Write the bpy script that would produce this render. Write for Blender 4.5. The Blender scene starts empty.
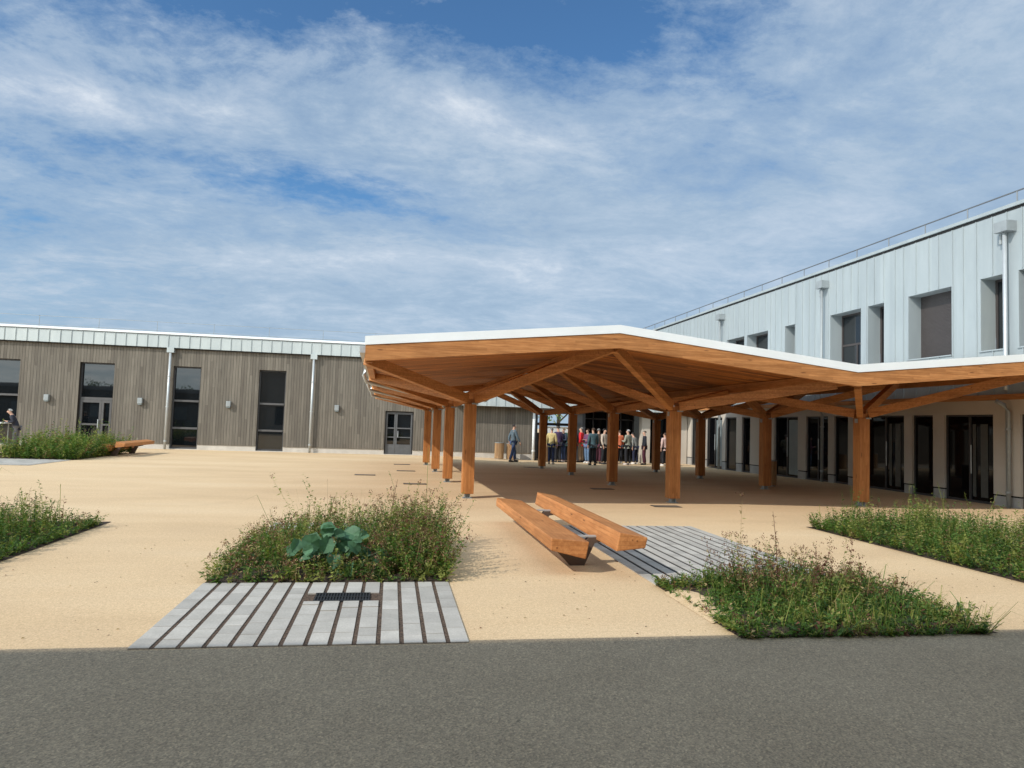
import bpy, bmesh, math, random
import numpy as np
from mathutils import Vector, Matrix
random.seed(7)
scn = bpy.context.scene
COL = scn.collection
R = math.radians

# ------------------------------------------------------------------ camera
CAM_M = Matrix(((0.9846,0,0),(0,0,0),(0,0,0)))
def cam_axes():
    f, cx, cy = 690., 512., 384.
    def cv(x, y): return Vector((x-cx, -(y-cy), -f))
    dy = cv(392, 421).normalized()
    p2 = cv(1392, 421+33.5)
    up = p2.cross(dy).normalized()
    if up.y < 0: up = -up
    dx = dy.cross(up)
    return Matrix((dx, dy, up))
CAM_M = cam_axes()
H = 1.62
cam = bpy.data.cameras.new('camera'); co = bpy.data.objects.new('camera', cam); COL.objects.link(co)
co.matrix_world = Matrix.Translation((0, 0, H)) @ CAM_M.to_4x4()
cam.sensor_width = 36; cam.lens = 690/1024*36; cam.clip_start = .1; cam.clip_end = 3000
scn.camera = co
def gnd(x, y, z=0.):
    r = CAM_M @ Vector((x-512, -(y-384), -690)); t = (z-H)/r.z
    return (r.x*t, r.y*t)
def slope(x, y):
    def s(t): t = max(0, min(1, t)); return t*t*(3-2*t)
    return -0.10*s((y-21)/9)*s((x-3)/5)

# ------------------------------------------------------------------ helpers
class MB:
    def __init__(s): s.v = []; s.f = []; s.m = []
    def box(s, x0, x1, y0, y1, z0, z1, m=0):
        n = len(s.v)
        s.v += [(x0,y0,z0),(x1,y0,z0),(x1,y1,z0),(x0,y1,z0),(x0,y0,z1),(x1,y0,z1),(x1,y1,z1),(x0,y1,z1)]
        s.f += [(n,n+3,n+2,n+1),(n+4,n+5,n+6,n+7),(n,n+1,n+5,n+4),(n+1,n+2,n+6,n+5),(n+2,n+3,n+7,n+6),(n+3,n,n+4,n+7)]
        s.m += [m]*6; return s
    def hexa(s, b, t, m=0):    # b,t : 4 points each, ccw seen from above
        n = len(s.v); s.v += [tuple(p) for p in b]+[tuple(p) for p in t]
        s.f += [(n,n+3,n+2,n+1),(n+4,n+5,n+6,n+7),(n,n+1,n+5,n+4),(n+1,n+2,n+6,n+5),(n+2,n+3,n+7,n+6),(n+3,n,n+4,n+7)]
        s.m += [m]*6; return s
    def beam(s, p, q, w, h, m=0, drop=True):   # box beam from p to q; p,q are centres of the TOP face if drop
        p = Vector(p); q = Vector(q); d = (q-p).normalized()
        side = d.cross(Vector((0,0,1)));
        if side.length < 1e-4: side = Vector((1,0,0))
        side.normalize(); up = side.cross(d).normalized()
        a = side*(w/2)
        lo = -up*h if drop else -up*(h/2); hi = Vector((0,0,0)) if drop else up*(h/2)
        n = len(s.v)
        for c in (p, q):
            for k in (-a+lo, a+lo, a+hi, -a+hi): s.v.append(tuple(c+k))
        s.f += [(n,n+1,n+2,n+3),(n+7,n+6,n+5,n+4),(n,n+4,n+5,n+1),(n+1,n+5,n+6,n+2),(n+2,n+6,n+7,n+3),(n+3,n+7,n+4,n)]
        s.m += [m]*6; return s
    def tube(s, pts, r, seg=10, m=0, caps=True):
        pts = [Vector(p) for p in pts]; n0 = len(s.v)
        rr = r if isinstance(r, (list, tuple)) else [r]*len(pts)
        for i, p in enumerate(pts):
            d = (pts[min(i+1, len(pts)-1)]-pts[max(i-1, 0)]).normalized()
            a = d.cross(Vector((0,0,1)))
            if a.length < .05: a = d.cross(Vector((0,1,0)))
            a.normalize(); b = d.cross(a)
            for k in range(seg):
                t = 2*math.pi*k/seg
                s.v.append(tuple(p+(a*math.cos(t)+b*math.sin(t))*rr[i]))
        for i in range(len(pts)-1):
            for k in range(seg):
                a0 = n0+i*seg+k; a1 = n0+i*seg+(k+1) % seg
                s.f.append((a0, a1, a1+seg, a0+seg)); s.m.append(m)
        if caps:
            s.f.append(tuple(n0+k for k in range(seg))[::-1]); s.m.append(m)
            e = n0+(len(pts)-1)*seg
            s.f.append(tuple(e+k for k in range(seg))); s.m.append(m)
        return s
    def build(s, name, mats, parent=None, smooth=False, bevel=0, off=None):
        me = bpy.data.meshes.new(name)
        v = s.v
        if off is not None: v = [(a-off[0], b-off[1], c-off[2]) for a, b, c in v]
        me.from_pydata(v, [], s.f)
        if not isinstance(mats, (list, tuple)): mats = [mats]
        for m in mats: me.materials.append(m)
        if len(mats) > 1: me.polygons.foreach_set('material_index', s.m)
        me.update()
        bm = bmesh.new(); bm.from_mesh(me); bmesh.ops.recalc_face_normals(bm, faces=bm.faces); bm.to_mesh(me); bm.free()
        if smooth: me.polygons.foreach_set('use_smooth', [True]*len(me.polygons))
        o = bpy.data.objects.new(name, me); COL.objects.link(o)
        if parent is not None: o.parent = parent
        if off is not None and parent is None: o.location = off
        if bevel:
            b = o.modifiers.new('bevel', 'BEVEL'); b.width = bevel; b.segments = 2; b.limit_method = 'ANGLE'
        return o
def tag(o, label=None, cat=None, group=None, kind=None):
    if label: o['label'] = label
    if cat: o['category'] = cat
    if group: o['group'] = group
    if kind: o['kind'] = kind
    return o
def empty(name, loc, label, cat, group=None, rz=0):
    o = bpy.data.objects.new(name, None); COL.objects.link(o); o.location = loc; o.rotation_euler = (0,0,rz)
    o.empty_display_size = .2
    return tag(o, label, cat, group)

# ------------------------------------------------------------------ materials
def mat(name): 
    m = bpy.data.materials.new(name); m.use_nodes = True
    nt = m.node_tree; b = nt.nodes['Principled BSDF']
    return m, nt, b
def N(nt, t, **k):
    n = nt.nodes.new(t)
    for a, v in k.items():
        if a.startswith('i_'):
            key = a[2:]; n.inputs[int(key) if key.isdigit() else key.replace('_', ' ')].default_value = v
        else: setattr(n, a, v)
    return n
def L(nt, a, b): nt.links.new(a, b)
def ramp(nt, fac, stops, interp='LINEAR'):
    r = nt.nodes.new('ShaderNodeValToRGB'); r.color_ramp.interpolation = interp
    while len(r.color_ramp.elements) < len(stops): r.color_ramp.elements.new(.5)
    for e, (p, c) in zip(r.color_ramp.elements, stops):
        e.position = p; e.color = (*c, 1) if len(c) == 3 else c
    L(nt, fac, r.inputs[0]); return r.outputs[0]
def mixc(nt, fac, a, b, mode='MIX'):
    n = nt.nodes.new('ShaderNodeMix'); n.data_type = 'RGBA'; n.blend_type = mode
    if isinstance(fac, (int, float)): n.inputs[0].default_value = fac
    else: L(nt, fac, n.inputs[0])
    for s, v in ((6, a), (7, b)):
        if isinstance(v, (tuple, list)): n.inputs[s].default_value = (*v, 1) if len(v) == 3 else v
        else: L(nt, v, n.inputs[s])
    return n.outputs[2]
def coords(nt, scale=(1,1,1), rot=(0,0,0), kind='Object'):
    t = nt.nodes.new('ShaderNodeTexCoord'); mp = nt.nodes.new('ShaderNodeMapping')
    mp.inputs['Scale'].default_value = scale; mp.inputs['Rotation'].default_value = rot
    L(nt, t.outputs[kind], mp.inputs[0]); return mp.outputs[0]
def noise(nt, vec, scale, detail=4, rough=.55, dist=0.):
    n = nt.nodes.new('ShaderNodeTexNoise'); L(nt, vec, n.inputs['Vector'])
    n.inputs['Scale'].default_value = scale; n.inputs['Detail'].default_value = detail
    n.inputs['Roughness'].default_value = rough; n.inputs['Distortion'].default_value = dist
    return n.outputs[0]
def bump(nt, b, h, strength=.3, dist=.01):
    n = nt.nodes.new('ShaderNodeBump'); n.inputs['Strength'].default_value = strength; n.inputs['Distance'].default_value = dist
    L(nt, h, n.inputs['Height']); L(nt, n.outputs[0], b.inputs['Normal'])
def math_(nt, op, a, b=None, c=None):
    n = nt.nodes.new('ShaderNodeMath'); n.operation = op
    for i, v in enumerate((a, b, c)):
        if v is None: continue
        if isinstance(v, (int, float)): n.inputs[i].default_value = v
        else: L(nt, v, n.inputs[i])
    return n.outputs[0]
def simple(name, c, rough=.6, metal=0., spec=.5, vary=.12, nscale=6):
    m, nt, b = mat(name)
    v = coords(nt); f = noise(nt, v, nscale, 5, .6)
    lo = tuple(x*(1-vary) for x in c); hi = tuple(min(1, x*(1+vary)) for x in c)
    L(nt, ramp(nt, f, [(.3, lo), (.7, hi)]), b.inputs['Base Color'])
    b.inputs['Roughness'].default_value = rough; b.inputs['Metallic'].default_value = metal
    b.inputs['Specular IOR Level'].default_value = spec
    return m

def m_ground():
    m, nt, b = mat('beige_concrete')
    v = coords(nt)
    vs = coords(nt, (.35, 1.2, 1))
    big = noise(nt, vs, .45, 6, .6); mid = noise(nt, v, 1.3, 5, .6); fine = noise(nt, v, 70, 3, .7)
    vo = N(nt, 'ShaderNodeTexVoronoi', i_Scale=110.); L(nt, v, vo.inputs['Vector'])
    c = ramp(nt, big, [(.3, (.575,.415,.246)), (.5, (.652,.480,.290)), (.72, (.70,.535,.338))])
    c = mixc(nt, math_(nt, 'MULTIPLY', ramp(nt, mid, [(.42, (0,0,0)), (.75, (1,1,1))]), .22), c, (.55,.41,.27))
    grain = ramp(nt, fine, [(.25, (.62,.60,.57)), (.5, (1,1,1)), (.75, (1.28,1.28,1.28))])
    c = mixc(nt, .8, c, grain, 'MULTIPLY')
    stones = ramp(nt, vo.outputs['Color'], [(.0, (.8,.78,.76)), (.5, (1,1,1)), (1., (1.12,1.1,1.08))])
    c = mixc(nt, .6, c, stones, 'MULTIPLY')
    # scattered darker specks
    sp = noise(nt, v, 9, 2, .5); c = mixc(nt, ramp(nt, sp, [(.76, (0,0,0)), (.80, (.45,.45,.45))]), c, (.25,.18,.11))
    g3 = noise(nt, v, 24, 3, .7); c = mixc(nt, .55, c, ramp(nt, g3, [(.32, (.84,.82,.78)), (.68, (1.12,1.13,1.15))]), 'MULTIPLY')
    st = noise(nt, coords(nt, (.5,.9,1)), .8, 8, .7, 1.2); c = mixc(nt, ramp(nt, st, [(.60, (0,0,0)), (.78, (.30,.30,.30))]), c, (.42,.31,.19))
    L(nt, c, b.inputs['Base Color']); b.inputs['Roughness'].default_value = .85
    b.inputs['Specular IOR Level'].default_value = .25
    bump(nt, b, fine, .35, .006); return m
def m_asphalt():
    m, nt, b = mat('asphalt')
    v = coords(nt); fine = noise(nt, v, 85, 3, .8); mid = noise(nt, v, 1.1, 6, .6)
    vo = N(nt, 'ShaderNodeTexVoronoi', i_Scale=90.); L(nt, v, vo.inputs['Vector'])
    c = ramp(nt, mid, [(.3, (.335,.256,.165)), (.7, (.39,.302,.198))])
    c = mixc(nt, .9, c, ramp(nt, vo.outputs['Color'], [(0, (.62,.62,.62)), (.6, (1,1,1)), (1, (1.5,1.46,1.40))]), 'MULTIPLY')
    c = mixc(nt, .8, c, ramp(nt, fine, [(.3, (.60,.60,.60)), (.7, (1.34,1.34,1.34))]), 'MULTIPLY')
    sp = noise(nt, v, 14, 2, .5); c = mixc(nt, ramp(nt, sp, [(.72, (0,0,0)), (.76, (.5,.5,.5))]), c, (.06,.05,.04))
    L(nt, c, b.inputs['Base Color']); b.inputs['Roughness'].default_value = .9
    bump(nt, b, vo.outputs['Distance'], .6, .006); return m
def m_timber(name, axis, dark=1.0, c0=(.33,.130,.038), c1=(.56,.26,.095)):
    # glued timber: laminations across, grain along the given axis
    m, nt, b = mat(name)
    sc = {'x': (1.2,14,14), 'y': (14,1.2,14), 'z': (14,14,1.2)}[axis]
    v = coords(nt, sc); g = noise(nt, v, 2.2, 7, .65, .4); v2 = coords(nt); big = noise(nt, v2, 1.7, 4, .55)
    c = ramp(nt, g, [(.28, tuple(x*dark for x in c0)), (.5, tuple((x+y)/2*dark for x, y in zip(c0, c1))), (.72, tuple(x*dark for x in c1))])
    sep = N(nt, 'ShaderNodeSeparateXYZ'); L(nt, v2, sep.inputs[0])
    ax = {'x': 2, 'y': 2, 'z': 0}[axis]
    lam = math_(nt, 'FLOOR', math_(nt, 'MULTIPLY', sep.outputs[ax], 22))
    al = math_(nt, 'FLOOR', math_(nt, 'ADD', math_(nt, 'MULTIPLY', sep.outputs[{'x':0,'y':1,'z':2}[axis]], .7), math_(nt, 'MULTIPLY', lam, .37)))
    cmb = N(nt, 'ShaderNodeCombineXYZ'); L(nt, lam, cmb.inputs[0]); L(nt, al, cmb.inputs[1])
    wn = N(nt, 'ShaderNodeTexWhiteNoise', noise_dimensions='3D'); L(nt, cmb.outputs[0], wn.inputs['Vector'])
    c = mixc(nt, .8, c, ramp(nt, wn.outputs['Value'], [(0, (.80,.76,.72)), (.5, (1,1,1)), (1, (1.15,1.15,1.18))]), 'MULTIPLY')
    c = mixc(nt, .7, c, ramp(nt, big, [(.3, (.8,.78,.75)), (.7, (1.12,1.12,1.1))]), 'MULTIPLY')
    ln = math_(nt, 'LESS_THAN', math_(nt, 'FRACT', math_(nt, 'MULTIPLY', sep.outputs[ax], 22)), .10)
    c = mixc(nt, math_(nt, 'MULTIPLY', ln, .35), c, (.10,.035,.012))
    kn = N(nt, 'ShaderNodeTexVoronoi', i_Scale=1.); L(nt, coords(nt, {'x': (1.6,9,9), 'y': (9,1.6,9), 'z': (9,9,1.6)}[axis]), kn.inputs['Vector'])
    c = mixc(nt, ramp(nt, kn.outputs['Distance'], [(.06, (.75,.75,.75)), (.12, (0,0,0))]), c, (.09,.03,.012))
    L(nt, c, b.inputs['Base Color']); b.inputs['Roughness'].default_value = .55
    b.inputs['Specular IOR Level'].default_value = .3
    bump(nt, b, g, .25, .004); return m
def m_ceiling():
    m, nt, b = mat('ceiling_boards')
    v2 = coords(nt); sep = N(nt, 'ShaderNodeSeparateXYZ'); L(nt, v2, sep.inputs[0])
    row = math_(nt, 'MULTIPLY', sep.outputs[1], 1/.17); fl = math_(nt, 'FLOOR', row); fr = math_(nt, 'FRACT', row)
    al = math_(nt, 'FLOOR', math_(nt, 'ADD', math_(nt, 'MULTIPLY', sep.outputs[0], .45), math_(nt, 'MULTIPLY', fl, .61)))
    cmb = N(nt, 'ShaderNodeCombineXYZ'); L(nt, fl, cmb.inputs[0]); L(nt, al, cmb.inputs[1])
    wn = N(nt, 'ShaderNodeTexWhiteNoise', noise_dimensions='3D'); L(nt, cmb.outputs[0], wn.inputs['Vector'])
    g = noise(nt, coords(nt, (1,12,12)), 2.5, 6, .6, .3)
    c = ramp(nt, g, [(.3, (.27,.10,.024)), (.7, (.47,.20,.055))])
    c = mixc(nt, 1., c, ramp(nt, wn.outputs['Value'], [(0, (.55,.47,.38)), (1, (1.55,1.42,1.25))]), 'MULTIPLY')
    gap = math_(nt, 'LESS_THAN', fr, .13)
    c = mixc(nt, gap, c, (.04,.014,.004))
    L(nt, c, b.inputs['Base Color']); b.inputs['Roughness'].default_value = .6; return m
def m_cladding(name='weathered_cladding', ax=0):
    m, nt, b = mat(name)
    v2 = coords(nt); sep = N(nt, 'ShaderNodeSeparateXYZ'); L(nt, v2, sep.inputs[0])
    row = math_(nt, 'MULTIPLY', sep.outputs[ax], 1/.125); fl = math_(nt, 'FLOOR', row); fr = math_(nt, 'FRACT', row)
    al = math_(nt, 'FLOOR', math_(nt, 'ADD', math_(nt, 'MULTIPLY', sep.outputs[2], .31), math_(nt, 'MULTIPLY', fl, .37)))
    cmb = N(nt, 'ShaderNodeCombineXYZ'); L(nt, fl, cmb.inputs[0]); L(nt, al, cmb.inputs[1])
    wn = N(nt, 'ShaderNodeTexWhiteNoise', noise_dimensions='3D'); L(nt, cmb.outputs[0], wn.inputs['Vector'])
    g = noise(nt, coords(nt, (9,9,.6)), 2., 6, .65); st = noise(nt, coords(nt, (1.1,1.1,.25)), 1.2, 4, .6)
    c = ramp(nt, g, [(.3, (.135,.120,.100)), (.7, (.198,.178,.150))])
    c = mixc(nt, 1., c, ramp(nt, wn.outputs['Value'], [(0, (.80,.79,.785)), (.5, (.97,.97,.96)), (1, (1.13,1.13,1.12))]), 'MULTIPLY')
    c = mixc(nt, .8, c, ramp(nt, st, [(.3, (.82,.82,.82)), (.7, (1.13,1.12,1.1))]), 'MULTIPLY')
    gap = math_(nt, 'LESS_THAN', fr, .09)
    c = mixc(nt, gap, c, (.045,.04,.033))
    L(nt, c, b.inputs['Base Color']); b.inputs['Roughness'].default_value = .8
    b.inputs['Specular IOR Level'].default_value = .2
    h = math_(nt, 'SUBTRACT', 1., gap); bump(nt, b, h, .6, .012); return m
def m_zinc(name='pale_zinc', ax=1, pitch=.43, c=(.345,.383,.39)):
    m, nt, b = mat(name)
    v2 = coords(nt); sep = N(nt, 'ShaderNodeSeparateXYZ'); L(nt, v2, sep.inputs[0])
    fl = math_(nt, 'FLOOR', math_(nt, 'MULTIPLY', sep.outputs[ax], 1/pitch))
    al = math_(nt, 'FLOOR', math_(nt, 'ADD', math_(nt, 'MULTIPLY', sep.outputs[2], .4), math_(nt, 'MULTIPLY', fl, .43)))
    cmb = N(nt, 'ShaderNodeCombineXYZ'); L(nt, fl, cmb.inputs[0])
    wn = N(nt, 'ShaderNodeTexWhiteNoise', noise_dimensions='3D'); L(nt, cmb.outputs[0], wn.inputs['Vector'])
    st = noise(nt, coords(nt, (2,2,.35)), 1.4, 6, .6)
    cc = mixc(nt, 1., (*c, 1), ramp(nt, wn.outputs['Value'], [(0, (.94,.945,.95)), (1, (1.04,1.04,1.035))]), 'MULTIPLY')
    cc = mixc(nt, 1., cc, ramp(nt, st, [(.3, (.90,.91,.92)), (.7, (1.05,1.05,1.05))]), 'MULTIPLY')
    L(nt, cc, b.inputs['Base Color']); b.inputs['Roughness'].default_value = .5; b.inputs['Metallic'].default_value = .15
    bump(nt, b, st, .15, .02); return m
def m_glass(name='dark_glass', c=(.006,.008,.010), r=.02):
    m, nt, b = mat(name)
    b.inputs['Base Color'].default_value = (*c, 1); b.inputs['Roughness'].default_value = r
    b.inputs['IOR'].default_value = 1.55; b.inputs['Specular IOR Level'].default_value = .75
    bump(nt, b, noise(nt, coords(nt), .7, 2), .03, .02); return m
def m_paver():
    out = []
    for i, k in enumerate((.88, 1., 1.1)):
        m, nt, b = mat('grey_paver'); v = coords(nt)
        f = noise(nt, v, 60, 3, .7); g = noise(nt, v, 4, 5, .6)
        c = ramp(nt, g, [(.3, (.385*k,.365*k,.325*k)), (.7, (.49*k,.465*k,.42*k))])
        c = mixc(nt, .7, c, ramp(nt, f, [(.3, (.8,.8,.8)), (.7, (1.15,1.15,1.15))]), 'MULTIPLY')
        L(nt, c, b.inputs['Base Color']); b.inputs['Roughness'].default_value = .85; bump(nt, b, f, .3, .003)
        out.append(m)
    return out
def m_gravel(name='dark_gravel', a=(.035,.022,.014), c=(.16,.105,.07)):
    m, nt, b = mat(name); v = coords(nt)
    vo = N(nt, 'ShaderNodeTexVoronoi', i_Scale=70.); L(nt, v, vo.inputs['Vector'])
    L(nt, ramp(nt, vo.outputs['Color'], [(0, a), (1, c)]), b.inputs['Base Color'])
    b.inputs['Roughness'].default_value = .95; bump(nt, b, vo.outputs['Distance'], 1., .01); return m
def m_leaf(name, c, tr=.35):
    m, nt, b = mat(name); v = coords(nt); f = noise(nt, v, 7, 3, .6)
    lo = tuple(x*.65 for x in c); hi = tuple(x*1.35 for x in c)
    col = ramp(nt, f, [(.3, lo), (.7, hi)]); L(nt, col, b.inputs['Base Color'])
    b.inputs['Roughness'].default_value = .55; b.inputs['Specular IOR Level'].default_value = .25
    t = N(nt, 'ShaderNodeBsdfTranslucent'); L(nt, mixc(nt, 1., col, (1.3,1.4,.7), 'MULTIPLY'), t.inputs[0])
    mx = N(nt, 'ShaderNodeMixShader'); mx.inputs[0].default_value = tr
    L(nt, b.outputs[0], mx.inputs[1]); L(nt, t.outputs[0], mx.inputs[2])
    L(nt, mx.outputs[0], nt.nodes['Material Output'].inputs[0]); return m

GROUND = m_ground(); ASPH = m_asphalt()
TX = m_timber('glulam_along_x', 'x'); TY = m_timber('glulam_along_y', 'y'); TZ = m_timber('glulam_post', 'z', c0=(.29,.108,.030), c1=(.48,.205,.066))
BENCHW = m_timber('bench_timber', 'y', c0=(.36,.135,.042), c1=(.58,.265,.10))
CEIL = m_ceiling(); CLAD = m_cladding(); ZINC = m_zinc(); ZINCX = m_zinc('pale_zinc_fascia', 0, .45, (.455,.495,.49))
WHITE = simple('white_coping', (.80,.83,.83), .45, vary=.04, nscale=1.5)
GALV = simple('galvanised_steel', (.30,.325,.33), .5, .3, vary=.1)
GALVL = simple('pale_zinc_pipe', (.46,.49,.50), .4, .35, vary=.06)
DGREY = simple('dark_frame', (.045,.045,.048), .45, vary=.1)
DRAIL = simple('grey_rail', (.18,.19,.20), .45, .5, vary=.05)
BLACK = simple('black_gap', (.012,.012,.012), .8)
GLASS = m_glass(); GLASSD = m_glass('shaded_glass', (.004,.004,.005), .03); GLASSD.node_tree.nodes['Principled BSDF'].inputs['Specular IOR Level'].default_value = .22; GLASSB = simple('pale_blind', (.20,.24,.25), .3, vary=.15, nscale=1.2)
PLINTH = simple('concrete_plinth', (.50,.47,.42), .85, vary=.12, nscale=3)
PLINTHG = simple('grey_plinth', (.36,.355,.34), .85, vary=.12, nscale=3)
BEIGE = simple('beige_render', (.50,.455,.39), .85, vary=.05, nscale=1.5)
GREYW = simple('grey_panel', (.30,.30,.29), .7, vary=.08, nscale=2)
SHUT = simple('brown_shutter', (.050,.042,.040), .5, vary=.08)
PAV = m_paver(); GRAV = m_gravel(); SOIL = m_gravel('planting_soil', (.02,.013,.008), (.075,.048,.030))
GRATE = simple('cast_iron', (.05,.052,.055), .5, .5)
ROOFM = simple('grey_roofing', (.30,.31,.31), .8)
BINW = m_timber('bin_slats', 'z', c0=(.33,.20,.10), c1=(.47,.31,.17))

# ------------------------------------------------------------------ ground
def build_ground():
    xs = [-400,-200,-100,-60,-40,-25]+[x for x in np.arange(-18, 20.1, 1.0)]+[26,40,60,100,200,400]
    ys = [-400,-200,-80,-30,-10]+[y for y in np.arange(0, 40.1, 1.0)]+[50,70,100,200,400]
    v = [(x, y, slope(x, y)) for y in ys for x in xs]; nx = len(xs)
    f = [(j*nx+i, j*nx+i+1, (j+1)*nx+i+1, (j+1)*nx+i) for j in range(len(ys)-1) for i in range(nx-1)]
    b = MB(); b.v = v; b.f = f; b.m = [0]*len(f)
    tag(b.build('ground', GROUND, smooth=True), kind='structure', label='pale beige exposed-aggregate concrete of the courtyard')
build_ground()
b = MB(); b.v = [(-60,-60,.004),(60,-60,.004),(60,5.21,.004),(-60,5.25,.004)]; b.f = [(0,1,2,3)]; b.m = [0]
tag(b.build('road', ASPH), kind='structure', label='grey-brown asphalt strip in shade in the foreground')

def paving(x0, x1, y0, y1, n, gap, label, skip=None, seed=1, gm=None):
    rnd = random.Random(seed)
    g = MB(); g.v = [(x0,y0,.008),(x1,y0,.008),(x1,y1,.008),(x0,y1,.008)]; g.f = [(0,1,2,3)]; g.m = [0]
    tag(g.build('gravel_bed', gm or GRAV), kind='structure')
    b = MB(); w = ((x1-x0)-gap*(n-1))/n
    for i in range(n):
        xa = x0+i*(w+gap); y = y0
        first = True
        while y < y1-.02:
            ln = rnd.choice((.2,.3,.3,.3,.4)) if not first else rnd.uniform(.18,.4)
            first = False
            ye = min(y+ln, y1)
            if y1-ye < .08: ye = y1
            if not (skip and xa+w > skip[0] and xa < skip[1] and ye > skip[2]+.01 and y < skip[3]-.01):
                b.box(xa, xa+w, y+.0035, ye-.0035, .002, .014+rnd.uniform(-.001,.001), rnd.choice((0,1,1,2)))
            elif skip:
                if y < skip[2]-.03: b.box(xa, xa+w, y+.0035, skip[2]-.0035, .002, .02, 1)
                if ye > skip[3]+.03: b.box(xa, xa+w, skip[3]+.0035, ye-.0035, .002, .02, 1)
            y = ye
    return tag(b.build('paving', PAV), kind='structure', label=label)
paving(-1.71, .63, 5.17, 7.1, 14, .035, 'pale grey slatted pavers between asphalt and middle planting bed', skip=(-.60, -.14, 6.36, 6.64))
paving(-1.71, .63, 9.75, 11.1, 14, .035, 'pale grey slatted pavers behind middle planting bed', seed=2)
paving(2.78, 5.05, 6.93, 11.1, 14, .042, 'pale grey slatted pavers beside the timber bench', seed=3, gm=BLACK)
paving(-12.6, -10.2, 21.9, 24.6, 12, .035, 'pale grey slatted pavers in front of the far left planting bed', seed=4)

# drain cover in the pavers
dc = empty('drain_cover', (-.372, 6.50, 0), 'dark cast-iron grate set in the grey slatted pavers of the middle bed', 'drain cover')
b = MB(); b.box(-.245,.245,-.14,.14,.009,.012); b.build('tray', BLACK, dc)
b = MB()
for i in range(19): x = -.235+i*.0261; b.box(x-.005, x+.005, -.125, .125, .013, .022)
b.box(-.245,.245,-.14,-.125,.0125,.024).box(-.245,.245,.125,.14,.0125,.024).box(-.245,.245,-.006,.006,.0125,.0235); b.build('grating', GRATE, dc)
for k, (px, py, lab) in enumerate([
    (365,475,'flat dark cover in the sunlit concrete left of the post row'),
    (406,471,'flat dark cover in front of the glazed door, nearer of two'),
    (402,464.5,'flat dark cover in front of the glazed door, farther of two'),
    (415,484,'flat dark cover in the sunlit concrete behind the leafy bed'),
    (602,489,'flat dark cover in the shade between the middle posts'),
    (666,506.5,'flat dark cover in the sun just in front of the middle front post'),
    (531,466.5,'flat dark cover in the shade near the walking man')]):
    x, y = gnd(px, py); z = slope(x, y)
    s = empty('service_cover', (x, y, z), lab, 'cover', 'flat service covers in the courtyard')
    MB().box(-.3,.3,-.16,.16,.003,.010).build('rim', GRATE, s)
    MB().box(-.27,.27,-.13,.13,.0105,.0125).build('lid', simple('worn_lid', (.16,.13,.10), .7), s)

# ------------------------------------------------------------------ wall helper
def wall_x(b, x0, x1, z0, z1, y0, y1, holes):   # wall in the XZ plane, thick y0..y1
    us = sorted({x0, x1}|{h[0] for h in holes}|{h[1] for h in holes}); zs = sorted({z0, z1}|{h[2] for h in holes}|{h[3] for h in holes})
    us = [u for u in us if x0 <= u <= x1]; zs = [z for z in zs if z0 <= z <= z1]
    for i in range(len(us)-1):
        j = 0
        while j < len(zs)-1:
            def solid(k): 
                cu = (us[i]+us[i+1])/2; cz = (zs[k]+zs[k+1])/2
                return not any(h[0] < cu < h[1] and h[2] < cz < h[3] for h in holes)
            if not solid(j): j += 1; continue
            k = j
            while k+1 < len(zs)-1 and solid(k+1): k += 1
            b.box(us[i], us[i+1], y0, y1, zs[j], zs[k+1]); j = k+1
def wall_y(b, y0, y1, z0, z1, x0, x1, holes):
    t = MB(); wall_x(t, y0, y1, z0, z1, x0, x1, holes)
    n = len(b.v); b.v += [(p[1], p[0], p[2]) for p in t.v]; b.f += [tuple(n+i for i in f) for f in t.f]; b.m += t.m

# ------------------------------------------------------------------ left building
YL = 33.7
lb = empty('left_building', (-12, YL, 0), 'long low building clad in weathered grey-brown boards with pale zinc fascia', 'building')
OFFL = (-12, YL, 0)
def part(b, name, m, parent, off, **k):
    b.v = [(x-off[0], y-off[1], z-off[2]) for x, y, z in b.v]
    return b.build(name, m, parent, **k)
lw = [(-17.9,-16.3,.05,3.8), (-13.87,-12.44,.03,3.8), (-9.96,-8.76,.03,3.8), (-6.2,-4.98,.03,3.8), (-.33,1.03,.03,2.1)]
lwx = lw+[(-22.5,-21.2,.03,3.8), (-27,-25.6,.03,3.8)]
b = MB(); wall_x(b, -40, 7.0, .24, 4.72, YL, YL+.3, lwx); part(b, 'wall', CLAD, lb, OFFL)
b = MB(); wall_x(b, -40, 7.0, -.4, .24, YL+.03, YL+.3, lwx); part(b, 'plinth', PLINTH, lb, OFFL)
b = MB(); b.box(-40, 3.0, YL-.16, YL+.3, 4.62, 5.18)
x = -39.9
while x < 2.9: b.box(x-.012, x+.012, YL-.19, YL-.158, 4.62, 5.175); x += .45
part(b, 'zinc_fascia', ZINCX, lb, OFFL)
part(MB().box(-40, 3.0, YL-.13, YL, 4.58, 4.618), 'soffit', BLACK, lb, OFFL)
part(MB().box(-40, 3.0, YL-.18, YL+.35, 5.185, 5.215), 'flashing', DRAIL, lb, OFFL)
part(MB().box(-40, 3.0, YL-.22, YL+.4, 5.217, 5.31), 'coping', WHITE, lb, OFFL)
part(MB().box(-40, 14.9, YL+.45, 46, 4.9, 5.05), 'roof', ROOFM, lb, OFFL)
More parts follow.
